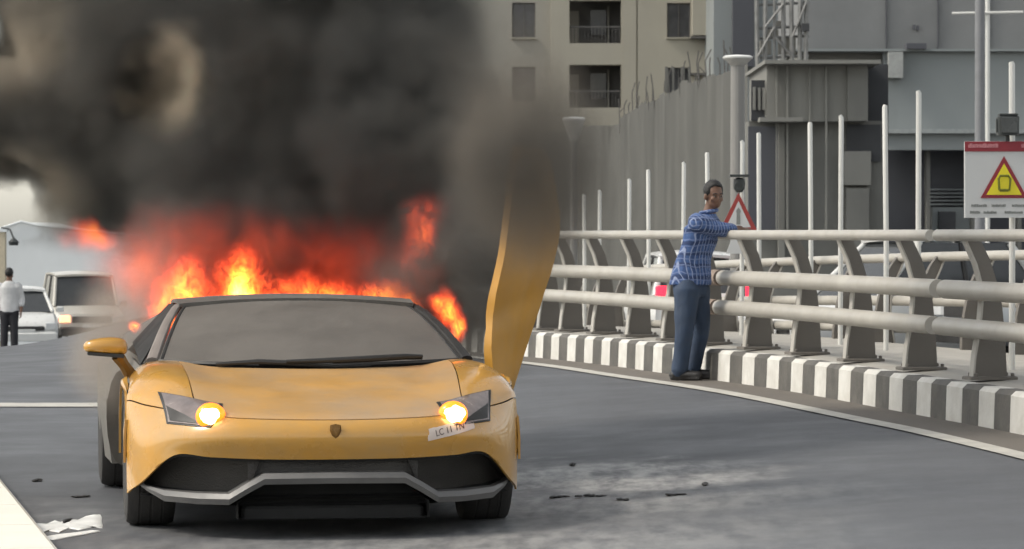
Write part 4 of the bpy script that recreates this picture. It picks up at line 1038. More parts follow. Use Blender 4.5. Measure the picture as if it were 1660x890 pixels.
for x0, x1, y0, y1 in H2:
    if y0 > 300 or y1 < -120: continue
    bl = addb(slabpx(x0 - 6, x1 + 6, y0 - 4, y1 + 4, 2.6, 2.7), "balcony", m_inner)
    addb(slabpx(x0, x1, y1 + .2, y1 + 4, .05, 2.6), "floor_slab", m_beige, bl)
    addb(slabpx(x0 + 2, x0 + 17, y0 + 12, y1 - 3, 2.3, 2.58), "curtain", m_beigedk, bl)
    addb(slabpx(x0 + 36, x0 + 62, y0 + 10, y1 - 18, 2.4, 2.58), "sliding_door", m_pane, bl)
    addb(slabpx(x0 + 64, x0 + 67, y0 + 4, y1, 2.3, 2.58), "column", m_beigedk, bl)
    m = MB()
    for k in range(15):
        xx = x0 + 3 + (x1 - x0 - 6) * k / 14
        m.box((bx_(xx), YB + .25, (bz_(y1) + bz_(y1 - 26)) / 2), (.028, .028, bz_(y1 - 26) - bz_(y1)))
    m.box(((bx_(x0) + bx_(x1)) / 2, YB + .25, bz_(y1 - 27)), (bx_(x1) - bx_(x0), .07, .07))
    addb(m, "balustrade", m_frame, bl)
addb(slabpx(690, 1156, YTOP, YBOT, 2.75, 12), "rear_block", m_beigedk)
addb(slabpx(120, 688, YTOP, YBOT, 1.5, 12), "wing", m_beige)
for k in range(-3, 5):
    for x0 in (160, 250, 340, 430, 520, 610):
        f = addb(slabpx(x0, x0 + 39, 3 + FH * k, 60 + FH * k, 1.44, 1.56), "window", m_frame)
        addb(slabpx(x0 + 2, x0 + 37, 5 + FH * k, 58 + FH * k, 1.40, 1.46), "pane", m_pane, f)
addb(slabpx(1010, 1031, YTOP, YBOT, -.09, -.02), "pilaster", m_beige)
addb(slabpx(1121, 1155, YTOP, 59, -1.0, -.14), "stair_bay", m_beige)
for y in (61, 120): addb(slabpx(1118, 1160, y, y + 3, -1.2, -.14), "ledge", m_frame)

# blue-grey block to the right of it
gb = thing("office_block", "blue-grey tower with a dark vertical strip beside the beige apartment block", "building", (0, 150, -6.5))
def boxpx(mb, x0, x1, y0, y1, Y, depth, zlow=None):
    k = Y / F; a, b = (x0 - CXP) * k, (x1 - CXP) * k; t = EYE - (y0 - HZP) * k; lo = EYE - (y1 - HZP) * k if zlow is None else zlow
    return mb.box(((a + b) / 2, Y + depth / 2, (t + lo) / 2), (b - a, depth, t - lo))
def put(mb, name, mat, par, ang=20):
    o = mb.build(name, mat, None, ang); o.data.transform(Matrix.Translation(-par.location)); o.parent = par; return o
put(boxpx(MB(), 1157, 1300, -500, 0, 150, 14, -6.5), "wall", m_bgrey, gb)
st_ = put(boxpx(MB(), 1188, 1222, -500, 108, 149.4, .58), "dark_strip", m_dgrey, gb)
for k in range(9):
    put(boxpx(MB(), 1189.5, 1220.5, -40 + k * 17, -38.6 + k * 17, 149.3, .08), "mullion", m_frame, st_)

# ---- curved hoarding wall made of tall sheets, raw rods along its top
hw_ = thing("hoarding_wall", "long curved grey sheet wall with ragged rods along its top behind the railing", "wall", (0, 0, -6.5))
top = [(880, 214, 150), (915, 212, 146), (945, 210, 143), (975, 204, 140), (1003, 198, 137), (1012, 184, 134), (1035, 174, 131), (1060, 163, 128), (1078, 152, 125), (1100, 140, 122), (1130, 131, 119), (1160, 122, 116), (1185, 112, 113), (1212, 104, 110)]
tp = [((x - CXP) / F * Y, Y, EYE - (y - HZP) / F * Y) for x, y, Y in top]
random.seed(11)
for i in range(len(tp) - 1):
    n = 2
    for k in range(n):
        a = Vector(tp[i]).lerp(Vector(tp[i + 1]), k / n); b_ = Vector(tp[i]).lerp(Vector(tp[i + 1]), (k + 1) / n - .003)
        jog = random.uniform(-.01, .01); h = random.uniform(-.10, .10)
        m = MB(); rb = 6
        fr = []
        for q in range(rb + 1):
            p = a.lerp(b_, q / rb); z = p.z + h; off = jog + (.004 if q % 2 else -.004)
            fr.append([(p.x, p.y + off, -6.5), (p.x, p.y + off, (z - 6.5) / 2), (p.x, p.y + off, z + random.uniform(-.06, .08)), (p.x, p.y + off + .09, z), (p.x, p.y + off + .09, -6.5)])
        m.loft(fr, False); put(m, "sheet", m_panelg, hw_, 15)
random.seed(5)
for i in range(26):
    t = random.random() * 8 + 4.2; k = int(t); p = Vector(tp[k]).lerp(Vector(tp[k + 1]), t - k); h = random.uniform(.3, 1.1)
    r = .022
    put(MB().tube([(p.x, p.y + .2, p.z - .6), (p.x + random.uniform(-.08, .08), p.y + .2, p.z + h * .6), (p.x + random.uniform(-.15, .15), p.y + .2, p.z + h)], r, 5), "rod", m_frame, hw_)
for x, w in ((1078, 5), (1090, 3), (1104, 6), (1116, 4)):
    put(boxpx(MB(), x, x + w, 108, 150, 124.6, .2), "stanchion", m_cgrey, hw_)
# pale washing hung under the balcony: four cloths on the parapet
for i, (x, w) in enumerate(((950, 11), (964, 13), (980, 9), (992, 9))):
    m = boxpx(MB(), x, x + w, 176 + i % 2, 203, 138.5 - .2 * i, .06)
    tag(m.build("cloth", m_beige, None, 0), "pale cloth strip hanging above the grey hoarding, " + ["leftmost", "second from the left", "third from the left", "rightmost"][i], "cloth", "cloths hanging above the hoarding")

# ---- raw concrete structure, right of the hoarding
cs = thing("concrete_structure", "unfinished grey concrete building with ledges and dark recesses behind the poles", "building", (0, 96, -6.5))
put(boxpx(MB(), 1214, 1432, 196, 0, 96, 8, -6.5), "wall", m_cgrey, cs)
put(boxpx(MB(), 1243, 1374, 104, 197, 95.5, 7), "upper_wall", m_cgrey2, cs)
put(boxpx(MB(), 1374, 1407, 103, 196, 95.2, 1.2), "pier", m_cgrey, cs)
put(boxpx(MB(), 1240, 1428, 97, 103, 94.6, 8), "ledge", m_cgrey2, cs)
put(boxpx(MB(), 1232, 1302, 190, 197, 94.7, .8), "ledge", m_cgrey2, cs)
put(boxpx(MB(), 1407, 1440, 104, 300, 97.2, .4), "recess", m_void, cs)
put(boxpx(MB(), 1372, 1428, 202, 262, 95.9, .06), "recess", m_void, cs)
put(boxpx(MB(), 1368, 1412, 245, 300, 95.6, .35), "infill_panel", m_cgrey2, cs)
put(boxpx(MB(), 1372, 1409, 305, 430, 95.5, .4), "infill_panel", m_cgrey, cs)
for x, w in ((1258, 2), (1275, 3), (1312, 2), (1338, 3)): put(boxpx(MB(), x, x + w, 106, 380, 95.4 - .05, .1), "pipe", m_cgrey2, cs)
put(boxpx(MB(), 1218, 1240, 130, 196, 95.8, .15), "recess", m_void, cs)
for x in (1221, 1229, 1236): put(boxpx(MB(), x, x + 4, 138 + (x % 7), 178, 95.6, .12), "rail_panel", m_cgrey2, cs)
put(boxpx(MB(), 1213, 1262, 205, 380, 95.8, .15), "recess", m_dgrey, cs)
put(boxpx(MB(), 1262, 1272, 200, 430, 95.6, .3), "pier", m_cgrey2, cs)
# scaffold on top
sf = thing("scaffold", "tangle of steel scaffold tubes on the roof beside the dark tower strip", "scaffold", ((1270 - CXP) / F * 100, 100, EYE + (HZP - 100) / F * 100))
random.seed(21); k = 100 / F
def sp_(x, y, d=0): return ((x - CXP) * k, 100 + d, EYE - (y - HZP) * k)
for x in (1228, 1240, 1255, 1270, 1284, 1296, 1306): put(MB().tube([sp_(x, 108), sp_(x + random.uniform(-3, 3), -40)], .05 if x % 2 else .075, 6), "upright", m_steel, sf)
for y in (6, 44, 60, 92): put(MB().tube([sp_(1224, y + 2, .1), sp_(1312, y - 2, .1)], .045, 6), "ledger", m_steel, sf)
for a, b in (((1228, 92), (1255, 44)), ((1284, 92), (1255, 60)), ((1284, 60), (1306, 6)), ((1240, 44), (1270, 6))): put(MB().tube([sp_(*a, -.1), sp_(*b, -.1)], .04, 6), "brace", m_steel, sf)
for x0, x1, y0, y1 in ((1240, 1262, 48, 58), (1262, 1290, 62, 88), (1232, 1250, 66, 88), (1258, 1272, 34, 44)): put(boxpx(MB(), x0, x1, y0, y1, 100.4, .3), "deck_board", m_cgrey2, sf)
put(boxpx(MB(), 1300, 1312, 38, 50, 99.6, .3), "junction_box", m_void, sf)

# ---- long blue-grey building on the right
rb_ = thing("long_building", "wide blue-grey building with a pale beam over dark openings at the right edge", "building", (0, 110, -6.5))
put(boxpx(MB(), 1432, 2500, 80, 212, 110, 10), "wall", m_bgrey, rb_)
put(boxpx(MB(), 1300, 2500, -420, 79.2, 110.6, 10), "upper_wall", M("grey_cladding", (0.225, 0.23, 0.23), 0.75, var=0.12, scale=.35, bump=0.05, dirt=(0.10, 0.105, 0.11), dirt_amt=0.5, dirt_scale=.2), rb_)
put(boxpx(MB(), 1290, 2500, 79, 83, 109.7, .8), "ledge", m_bgrey, rb_)
put(boxpx(MB(), 1300, 1441, 83, 110, 110.5, 10), "wall", m_cgrey, rb_)
put(boxpx(MB(), 1424, 2500, 209, 216, 109.2, 1), "beam", M("pale_beam", (0.30, 0.32, 0.32), 0.7, var=0.15, bump=.05), rb_)
put(boxpx(MB(), 1424, 2500, 216, 243, 109.5, 1), "beam", m_bgrey, rb_)
put(boxpx(MB(), 1424, 2500, 243, 300, 111.5, .3, -6.5), "recess", m_dgrey, rb_)
for x in (1424, 1502, 1576, 1650, 1750, 1850, 1950, 2050, 2150): put(boxpx(MB(), x, x + 6, 243, 300, 110.2, .6, -6.5), "column", m_cgrey, rb_)
put(boxpx(MB(), 1512, 1575, 336, 420, 110.8, .4), "low_wall", m_bgrey, rb_)
put(boxpx(MB(), 1522, 1549, 343, 376, 110.6, .3), "door", m_void, rb_)
for k_ in range(5): put(boxpx(MB(), 1505, 1574, 306 + k_ * 6, 308.5 + k_ * 6, 111.2, .12), "louvre", m_bgrey, rb_)
put(boxpx(MB(), 1441, 1464, 84, 126, 109.4, .6), "wall_unit", M("pale_unit", (0.33, 0.34, 0.33), 0.6, var=.15, bump=.05), rb_)
put(boxpx(MB(), 1470, 1502, 70, 79, 109.5, .8), "vent", m_dgrey, rb_)
for x0, x1, y in ((1480, 1484, 44), (1486, 1490, 45)): put(boxpx(MB(), x0, x1, y - 4, y + 4, 110.4, .1), "fixing", m_dgrey, rb_)
for x in (1436, 1520, 1604): put(boxpx(MB(), x, x + 1.2, -100, 78, 110.5, .1), "seam", m_dgrey, rb_)

# ---- masts and street lamps
def mast(name, label, x, ytop, Y, w, cat="mast"):
    k = Y / F; X = (x - CXP) * k; zt = EYE - (ytop - HZP) * k; zb = gz(X, min(Y, 150)) - .1 if Y < 150 else -6.5
    m = thing(name, label, cat, (X, Y, zb))
    put(MB().tube([(X, Y, zb), (X, Y, zt)], [w / 2 * k * 1.1, w / 2 * k * .92], 16), "shaft", M("mast_paint", (0.19, 0.195, 0.205), 0.6, var=.1, bump=.04), m)
    put(MB().lathe([(w * k * .9, 0), (w * k * .9, .04), (w * k * .6, .08)], (X, Y, zb), n=16), "base_plate", m_frame, m); return m
mast("light_mast", "tall plain grey mast rising out of the picture behind the warning board", 1588.5, -300, 62, 16)
cp = thing("cross_pole", "white pole with a thin cross arm high in front of the blue-grey building", "pole", ((1601 - CXP) / F * 80, 80, gz((1601 - CXP) / F * 80, 80)))
k = 80 / F
put(MB().tube([((1601 - CXP) * k, 80, cp.location.z), ((1601 - CXP) * k, 80, EYE - (-60 - HZP) * k)], .055, 10), "shaft", m_white, cp)
put(MB().tube([((1543 - CXP) * k, 79.95, EYE - (22 - HZP) * k), ((1658 - CXP) * k, 79.95, EYE - (20 - HZP) * k)], .035, 8), "cross_arm", m_white, cp)
def street_lamp(label, x, ytop, Y, discw, cone, poleW, polem):
    k = Y / F; X = (x - CXP) * k; zt = EYE - (ytop - HZP) * k; zb = gz(X, Y)
    t = thing("street_lamp", label, "street lamp", (X, Y, zb), 0, "mushroom street lamps")
    R_ = discw / 2 * k
    put(MB().lathe([(R_ * .95, zt - 6 * k), (R_, zt - 3.5 * k), (R_ * .8, zt - 1 * k), (R_ * .3, zt), (.01, zt)][::1], (X, Y, 0), n=28), "cap", m_lampw, t, 60)
    put(MB().lathe([(R_ * .30, zt - cone * k), (R_ * .66, zt - cone * .55 * k), (R_ * .97, zt - 6 * k)], (X, Y, 0), n=24), "shade", M("lamp_shade", (0.46, 0.45, 0.42), 0.6, var=.1, bump=0), t, 60)
    pw = poleW / 2 * k
    put(MB().tube([(X, Y, zb), (X, Y, zt - cone * .5 * k)], [pw * 1.1, pw], 16), "pole", polem, t)
    put(MB().lathe([(pw * 2, 0), (pw * 2, .03), (pw * 1.3, .07)], (X, Y, zb), n=16), "base_plate", m_frame, t)
m_lpole = M("lamp_pole_paint", (0.21, 0.205, 0.195), 0.6, var=.08, bump=.04, stretch=(1, 1, .2))
street_lamp("mushroom street lamp with thick grey pole, the taller one above the man", 1196, 89, 47, 50, 22, 23, m_lpole)
street_lamp("smaller mushroom street lamp partly veiled by smoke, beside the beige building", 930, 189, 66, 38, 40, 11, m_lpole)

# ---- far left: pale wall and a pillar beyond the smoke
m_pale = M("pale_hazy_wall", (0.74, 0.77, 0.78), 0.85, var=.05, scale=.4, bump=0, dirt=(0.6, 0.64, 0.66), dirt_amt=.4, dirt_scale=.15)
pw = thing("pale_building", "pale blue-grey low building beyond the distant cars at the left", "building", (-22, 150, -6.5))
kk = 150 / F
m = MB(); rl = [(-90, 386), (0, 371), (35, 360), (60, 366), (300, 392)]
ring0 = [((x - CXP) * kk, 150, EYE - (y - HZP) * kk) for x, y in rl] + [((300 - CXP) * kk, 150, -6.5), ((-90 - CXP) * kk, 150, -6.5)]
m.loft([ring0, [(x, y + 12, z) for x, y, z in ring0]], True, True); put(m, "wall", m_pale, pw)
put(MB().tube([((x - CXP) * kk, 149.9, EYE - (y - HZP) * kk + .02) for x, y in rl], .05, 8), "roof_edge", m_pale, pw)
pl = thing("gate_pillar", "cream pillar at the far left edge behind the distant person", "pillar", ((2 - CXP) / F * 100, 100, gz((2 - CXP) / F * 100, 100)))
put(boxpx(MB(), -4, 8, 376, 500, 100, .3, pl.location.z), "shaft", M("cream_pillar", (.5, .44, .33), .8, var=.1), pl)
put(boxpx(MB(), -7, 11, 370, 376, 99.95, .4), "capstone", m_pale, pl)
k = 95 / F; hx = (22 - CXP) * k; hz = EYE - (392 - HZP) * k
hl = thing("hanging_lamp", "small dark lamp on an arm high at the left below the bright sky", "lamp", (hx, 95, hz))
put(MB().lathe([(.12, hz - .1), (.15, hz), (.06, hz + .09), (.03, hz + .12)], (hx, 95, 0), n=12), "shade", m_dark, hl); put(MB().tube([(hx, 95, hz + .1), (hx - .1, 95, hz + .35), ((2 - CXP) * k, 95, hz + .4)], .025, 6), "arm", m_dark, hl)

# ================================================================ road litter, puddles, near kerb
def sheet_blob(name, pts, dz, mat, kind="structure", n=4):
    """thin irregular sheet lying on the road; pts are ground outline points"""
    O = catmull([Vector((*p, 0)) for p in pts] + [Vector((*pts[0], 0))], n)[:-1]
    c = sum(O, Vector()) / len(O); rings = []
    for f in (1.0, .96, .75, .45, .15):
        rings.append([((c.x + (p.x - c.x) * f), (c.y + (p.y - c.y) * f), gz(c.x + (p.x - c.x) * f, c.y + (p.y - c.y) * f) + (dz if f < 1 else .0015)) for p in O])
    m = MB(); m.loft(rings, True); m.add(rings[-1], [tuple(range(len(rings[-1])))])
    return tag(m.build(name, mat, None, 60), kind=kind)
def gp(x, y):
    Y = EYE * F / (y - HZP); return ((x - CXP) / F * Y, Y)
sheet_blob("puddle_glare", [gp(46, 858), gp(58, 850), gp(74, 851), gp(88, 845), gp(97, 848), gp(112, 843), gp(128, 844), gp(140, 838), gp(163, 835), gp(165, 846), gp(166, 857), gp(150, 855), gp(128, 860), gp(112, 857), gp(96, 864), gp(78, 861), gp(60, 867)], .006, m_skyglare, n=2)  # sky reflection on the wet road, painted as a flat white sheet
sheet_blob("puddle_glare", [gp(70, 872), gp(92, 868), gp(120, 865), gp(150, 861), gp(163, 862), gp(140, 867), gp(110, 872), gp(86, 876)], .006, m_skyglare, n=2)
random.seed(3)
dpx = [(930, 771, 8, .7), (960, 820, 46, .45), (905, 819, 30, .4), (1012, 829, 18, .5), (1096, 827, 30, .35), (60, 781, 12, .8), (104, 848, 10, .9), (135, 806, 26, .35), (1140, 814, 8, .7)]
spots = ["small chip farthest up the road", "long thin strip amid the white powder", "long strip nearest the car's right tyre", "short piece at the end of the strips", "long strip farther to the right", "chip near the left kerb", "lump on the white puddle glare", "thin strip left of the front tyre", "small chip at the far right"]
for (x, y, w, fl_), sp in zip(dpx, spots):
    X, Y = gp(x, y); L_ = w / F * Y
    b_ = MB()
    for q in range(max(1, int(w / 9))):
        n_ = max(1, int(w / 9)); t = (q + .5) / n_ - .5
        b_.blob((t * L_ + random.uniform(-.01, .01), random.uniform(-.05, .05), .003), (L_ / n_ * random.uniform(.45, .8), .10 * fl_ * random.uniform(.6, 1.3), .005 if w > 12 else .010), 2, amp=.8, freq=2.6, seed=x * .37 + q)
    o = b_.build("debris", m_debris, None, 25, (X, Y, gz(X, Y) + .003), random.uniform(-.2, .2))
    tag(o, "burnt black debris on the road, " + sp, "debris", "burnt debris scattered on the road")
mk = thing("median_kerb", "cream painted low kerb at the bottom left corner of the picture", "kerb", (-2.6, 16.5, 0))
d0, d1 = Vector((*gp(0, 800), 0)), Vector((*gp(71, 892), 0)); dr = (d0 - d1).normalized(); nl = Vector((-dr.y, dr.x, 0))
for i in range(9):
    a = d1 - dr * 2.35 + dr * (i * 1.2); q = a + dr * 1.19
    ring = lambda p: [p + Vector((0, 0, -.02)), p + Vector((0, 0, .10)) + nl * .012, p + Vector((0, 0, .12)) + nl * .04, p + Vector((0, 0, .12)) + nl * .9, p + Vector((0, 0, -.02)) + nl * .9]
    r0, r1 = ring(a), ring(q)
    put(MB().loft([r0, r1], True, True), "kerb_stone", m_cream, mk, 25)

# ================================================================ fire and smoke
def field_material(name, blobs, build_tail, warp=0.35, wscale=1.6, zst=1.0, step=1.0):
    """a volume whose mask is the largest of several soft ellipsoids, warped by noise"""
    m = bpy.data.materials.new(name); m.use_nodes = True; nt = m.node_tree; n = nt.nodes; L = nt.links
    n.remove(n["Principled BSDF"]); out = n["Material Output"]
    tc = n.new("ShaderNodeTexCoord"); mp = n.new("ShaderNodeMapping"); mp.inputs["Scale"].default_value = (1, 1, zst); L.new(tc.outputs["Object"], mp.inputs[0])
    nz = n.new("ShaderNodeTexNoise"); nz.inputs["Scale"].default_value = wscale; nz.inputs["Detail"].default_value = 3; nz.inputs["Roughness"].default_value = .55; L.new(mp.outputs[0], nz.inputs["Vector"])
    sb = n.new("ShaderNodeVectorMath"); sb.operation = 'SUBTRACT'; sb.inputs[1].default_value = (.5, .5, .5); L.new(nz.outputs["Color"], sb.inputs[0])
    ma = n.new("ShaderNodeVectorMath"); ma.operation = 'MULTIPLY_ADD'; ma.inputs[1].default_value = (warp, warp, warp); L.new(sb.outputs[0], ma.inputs[0]); L.new(tc.outputs["Object"], ma.inputs[2])
    def ellipsoid(c, r, soft, gain, lean=None):
        s = n.new("ShaderNodeVectorMath"); s.operation = 'SUBTRACT'; s.inputs[1].default_value = c; L.new(ma.outputs[0], s.inputs[0])
        if lean:                                           # long gap that slants through the plume
            ux, uz = lean; cb = n.new("ShaderNodeCombineXYZ")
            for i, row in enumerate(((1, -ux, 0), (0, 1, 0), (0, -uz, 1))):
                d = n.new("ShaderNodeVectorMath"); d.operation = 'DOT_PRODUCT'; d.inputs[1].default_value = row; L.new(s.outputs[0], d.inputs[0]); L.new(d.outputs["Value"], cb.inputs[i])
            s = cb
        d = n.new("ShaderNodeVectorMath"); d.operation = 'DIVIDE'; d.inputs[1].default_value = r; L.new(s.outputs[0], d.inputs[0])
        l = n.new("ShaderNodeVectorMath"); l.operation = 'LENGTH'; L.new(d.outputs[0], l.inputs[0])
        q = n.new("ShaderNodeMapRange"); q.interpolation_type = 'SMOOTHSTEP'; q.inputs[1].default_value = 1.0; q.inputs[2].default_value = 1 - soft; q.inputs[3].default_value = 0; q.inputs[4].default_value = gain
        L.new(l.outputs["Value"], q.inputs[0]); return q.outputs[0]
    def math_(op, a, b):
        x = n.new("ShaderNodeMath"); x.operation = op
        for i, v in enumerate((a, b)):
            if isinstance(v, (int, float)): x.inputs[i].default_value = v
            else: L.new(v, x.inputs[i])
        return x.outputs[0]
    acc = None
    for bl in blobs:
        e = ellipsoid(*bl); 
        if bl[3] < 0: acc = math_('MAXIMUM', math_('ADD', acc, e), 0.0)
        else: acc = e if acc is None else math_('MAXIMUM', acc, e)
    sh = build_tail(n, L, tc, acc, math_, ellipsoid)
    L.new(sh, out.inputs["Volume"]); m.cycles.volume_step_rate = step; m.cycles.homogeneous_volume = False
    return m
def hull(name, mat, blobs, grow=1.12, vox=.12):
    """closed outer skin of the ellipsoids that holds the volume"""
    mb = MB()
    for c, r, soft, gain in [b[:4] for b in blobs]:
        if gain > 0: mb.blob(c, [q * grow + .04 for q in r], 3, amp=.0)
    o = mb.build(name, mat, None, 0); md = o.modifiers.new("fuse", 'REMESH'); md.mode = 'VOXEL'; md.voxel_size = vox
    dg = bpy.context.evaluated_depsgraph_get(); me = bpy.data.meshes.new_from_object(o.evaluated_get(dg)); old = o.data; o.modifiers.clear(); o.data = me; bpy.data.meshes.remove(old)
    if not me.materials: me.materials.append(mat)
    return o
def at_px(x, y, Y): p = px(x, Y, y); return (p.x, p.y, p.z)
SMOKE = [  # centre, radii, edge softness, gain
 (at_px(470, 120, 21.8), (1.50, 1.5, 1.9), .5, 1.0),
 (at_px(420, 400, 21.0), (1.15, .9, .62), .6, .9),
 (at_px(150, 130, 22.4), (1.6, 1.6, 1.15), .45, .95),
 (at_px(640, 250, 21.0), (.80, 1.1, 1.25), .6, 1.0),
 (at_px(690, 460, 20.2), (.48, .7, .55), .6, .9),
 (at_px(300, -350, 22.6), (2.6, 2.0, 1.9), .5, 1.0),
 (at_px(785, 420, 19.9), (.36, .6, .95), .7, .8),
 (at_px(850, 330, 20.8), (.44, .7, .85), .95, .14),
 ((at_px(258, 128, 17.0)), (.40, 14, .40), 1.0, -.62, (-0.1040, 0.0455)),
 ((at_px(212, 150, 17.0)), (.30, 14, .24), 1.0, -.4, (-0.1124, 0.0415)),
 ((at_px(-2, 50, 17.0)), (.20, 14, .34), 1.0, -1.3, (-0.1513, 0.0596)),
 ((at_px(5, 325, 17.0)), (.34, 14, .22), .55, -2.2, (-0.1500, 0.0096)),
]
def smoke_tail(col0, col1, dens, nsc=1.3, lo=.35, pale=()):
    def tail(n, L, tc, acc, math_, ellipsoid):
        nz = n.new("ShaderNodeTexNoise"); nz.inputs["Scale"].default_value = nsc; nz.inputs["Detail"].default_value = 3; L.new(tc.outputs["Object"], nz.inputs["Vector"])
        r = n.new("ShaderNodeMapRange"); r.inputs[1].default_value = .38; r.inputs[2].default_value = .66; r.inputs[3].default_value = lo; r.inputs[4].default_value = 1.5; L.new(nz.outputs["Fac"], r.inputs[0])
        n2 = n.new("ShaderNodeTexNoise"); n2.inputs["Scale"].default_value = .9; n2.inputs["Detail"].default_value = 1; L.new(tc.outputs["Object"], n2.inputs["Vector"])
        cr = n.new("ShaderNodeValToRGB"); cr.color_ramp.elements[0].position = .36; cr.color_ramp.elements[0].color = (*col0, 1); cr.color_ramp.elements[1].position = .66; cr.color_ramp.elements[1].color = (*col1, 1); L.new(n2.outputs["Fac"], cr.inputs[0])
        col = cr.outputs[0]
        for pb in pale:                                   # brightness of the gaps painted into the smoke as pale tan colour
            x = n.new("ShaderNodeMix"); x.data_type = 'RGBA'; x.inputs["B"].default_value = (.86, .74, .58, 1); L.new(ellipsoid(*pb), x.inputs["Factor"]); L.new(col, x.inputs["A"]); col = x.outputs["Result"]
        v = n.new("ShaderNodeVolumePrincipled"); L.new(col, v.inputs["Color"]); v.inputs["Anisotropy"].default_value = .0
        L.new(math_('MULTIPLY', math_('MULTIPLY', acc, r.outputs[0]), dens), v.inputs["Density"]); return v.outputs[0]
    return tail
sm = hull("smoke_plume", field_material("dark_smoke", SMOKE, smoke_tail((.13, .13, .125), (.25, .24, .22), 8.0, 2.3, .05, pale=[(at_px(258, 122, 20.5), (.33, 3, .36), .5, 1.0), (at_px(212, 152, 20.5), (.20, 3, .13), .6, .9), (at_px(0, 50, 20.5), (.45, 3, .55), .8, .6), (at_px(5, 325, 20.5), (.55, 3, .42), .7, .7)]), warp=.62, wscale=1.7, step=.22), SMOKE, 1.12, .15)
tag(sm, "thick dark grey smoke billowing up from the burning car", "smoke", kind="stuff")
VEIL = [(at_px(870, 272, 17.4), (.48, .6, .66), 1.0, 1.25), (at_px(825, 280, 17.6), (.40, .5, .7), 1.0, .5), (at_px(840, 200, 17.9), (.5, .5, .8), 1.0, .3)]
tag(hull("smoke_wisp", field_material("door_smoke", VEIL, smoke_tail((.17, .16, .145), (.27, .24, .20), 5.5, 2.2, .55), warp=.3, wscale=2.2, step=.4), VEIL, 1.1, .06), "thin brownish smoke veiling the top of the raised door", "smoke", kind="stuff")
HAZE = [(at_px(215, 520, 20.6), (.44, .5, .5), .95, .9), (at_px(172, 575, 19.0), (.26, .45, .42), .95, .75), (at_px(235, 470, 20.4), (.40, .5, .5), .95, .8)]
tag(hull("smoke_wisp", field_material("side_smoke", HAZE, smoke_tail((.50, .44, .39), (.62, .55, .48), 3.2, 2.0), warp=.35, wscale=2.0, step=.4), HAZE, 1.1, .06), "thin pinkish brown smoke drifting low left of the car", "smoke", kind="stuff")

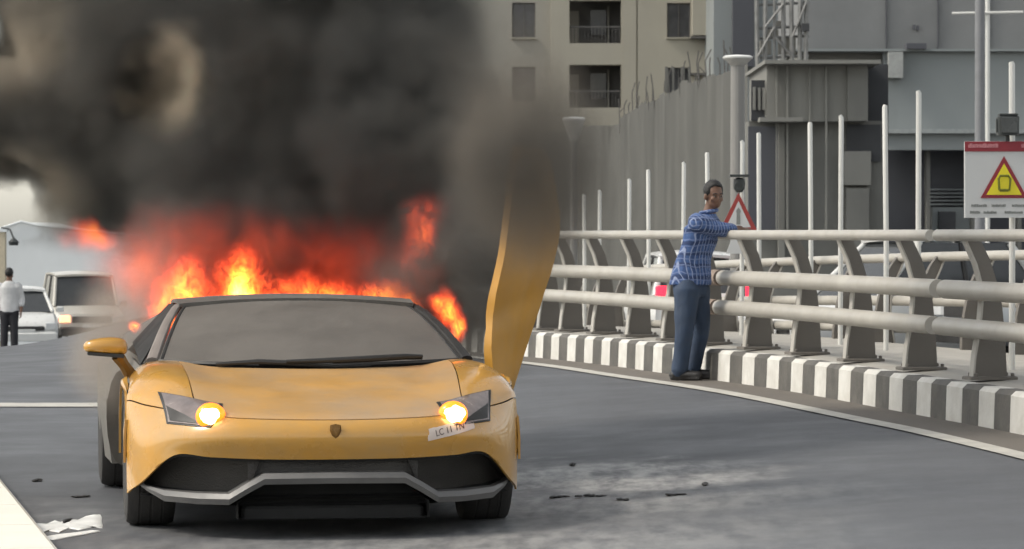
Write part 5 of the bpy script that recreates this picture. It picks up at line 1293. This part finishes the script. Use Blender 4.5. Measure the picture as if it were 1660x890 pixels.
def flame(label, blobs, gain, temp=1.0, scale=7.0, warp=.3, floor=.12):
    def tail(n, L, tc, acc, math_, ellipsoid):
        mp = n.new("ShaderNodeMapping"); mp.inputs["Scale"].default_value = (1, 1, .72); L.new(tc.outputs["Object"], mp.inputs[0])
        nz = n.new("ShaderNodeTexNoise"); nz.inputs["Scale"].default_value = scale; nz.inputs["Detail"].default_value = 4; nz.inputs["Roughness"].default_value = .6; nz.inputs["Distortion"].default_value = .9; L.new(mp.outputs[0], nz.inputs["Vector"])
        rid = math_('ABSOLUTE', math_('SUBTRACT', nz.outputs["Fac"], .5), 0)          # thin bright filaments where the noise crosses its middle
        f = n.new("ShaderNodeMapRange"); f.interpolation_type = 'SMOOTHSTEP'; f.inputs[1].default_value = .10; f.inputs[2].default_value = 0; f.inputs[3].default_value = floor; f.inputs[4].default_value = 1.0; L.new(rid, f.inputs[0])
        t = math_('MULTIPLY', math_('MULTIPLY', acc, f.outputs[0]), temp)
        cr = n.new("ShaderNodeValToRGB"); e = cr.color_ramp.elements
        e[0].position = 0; e[0].color = (.9, .05, .02, 1); e[1].position = .9; e[1].color = (1, .62, .06, 1)
        a = e.new(.3); a.color = (1, .09, .02, 1); a = e.new(.6); a.color = (1, .24, .02, 1)
        L.new(t, cr.inputs[0])
        v = n.new("ShaderNodeVolumePrincipled"); v.inputs["Color"].default_value = (.1, .08, .07, 1)
        L.new(math_('MULTIPLY', acc, 1.2), v.inputs["Density"]); L.new(cr.outputs[0], v.inputs["Emission Color"])
        L.new(math_('MULTIPLY', math_('POWER', t, 1.5), gain), v.inputs["Emission Strength"]); return v.outputs[0]
    o = hull("flames", field_material("fire", blobs, tail, warp=warp, wscale=5.0, zst=.5, step=.35), blobs, 1.1, .04)
    return tag(o, label, "flames", "fire on the burning car")
flame("main yellow and orange flames rising behind the car's roof", [
 (at_px(392, 492, 20.1), (.26, .25, .42), .9, 1.0), (at_px(392, 490, 20.0), (.17, .2, .2), .9, 1.5),
 (at_px(300, 480, 20.1), (.24, .25, .30), .9, .75), (at_px(465, 488, 20.1), (.24, .2, .22), .9, .6), (at_px(270, 490, 20.05), (.16, .2, .30), .9, .6)], 44, 1.0, 15, .28)
flame("low red flames along the right of the roof's rear edge", [
 (at_px(540, 490, 20.1), (.26, .22, .19), .9, .85), (at_px(620, 488, 20.1), (.22, .2, .17), .9, .8), (at_px(500, 486, 20.1), (.22, .2, .22), .9, .75), (at_px(660, 488, 20.05), (.14, .2, .15), .9, .7)], 36, .95, 17, .25)
flame("tall dim red flame inside the smoke above the right of the roof", [
 (at_px(688, 375, 19.9), (.15, .18, .34), .95, .52), (at_px(680, 440, 19.9), (.2, .2, .3), .95, .34)], 17, 1.0, 8, .3, .2)
flame("orange flames licking past the right windshield pillar", [
 (at_px(722, 505, 18.95), (.115, .16, .15), .9, .75), (at_px(742, 525, 18.8), (.06, .12, .12), .9, .8), (at_px(705, 490, 19.1), (.08, .12, .08), .9, .7)], 40, 1.0, 15, .2)
flame("red flames left of the car with added red fire glow inside the smoke", [  # wide weak ellipsoids put the fire's glow into the smoke as emission
 (at_px(150, 385, 20.1), (.22, .2, .12), .95, .62), (at_px(225, 430, 20.0), (.36, .25, .28), .95, .42), (at_px(300, 400, 20.15), (.55, .25, .36), .95, .26), (at_px(560, 430, 20.2), (.75, .25, .36), .95, .21), (at_px(430, 400, 20.2), (.4, .25, .32), .95, .24)], 10, 1.0, 3.5, .35, .65)
flame("small pinkish flame beside the left side window", [(at_px(216, 525, 19.3), (.06, .06, .05), .9, .85)], 40, 1.0, 12, .1)
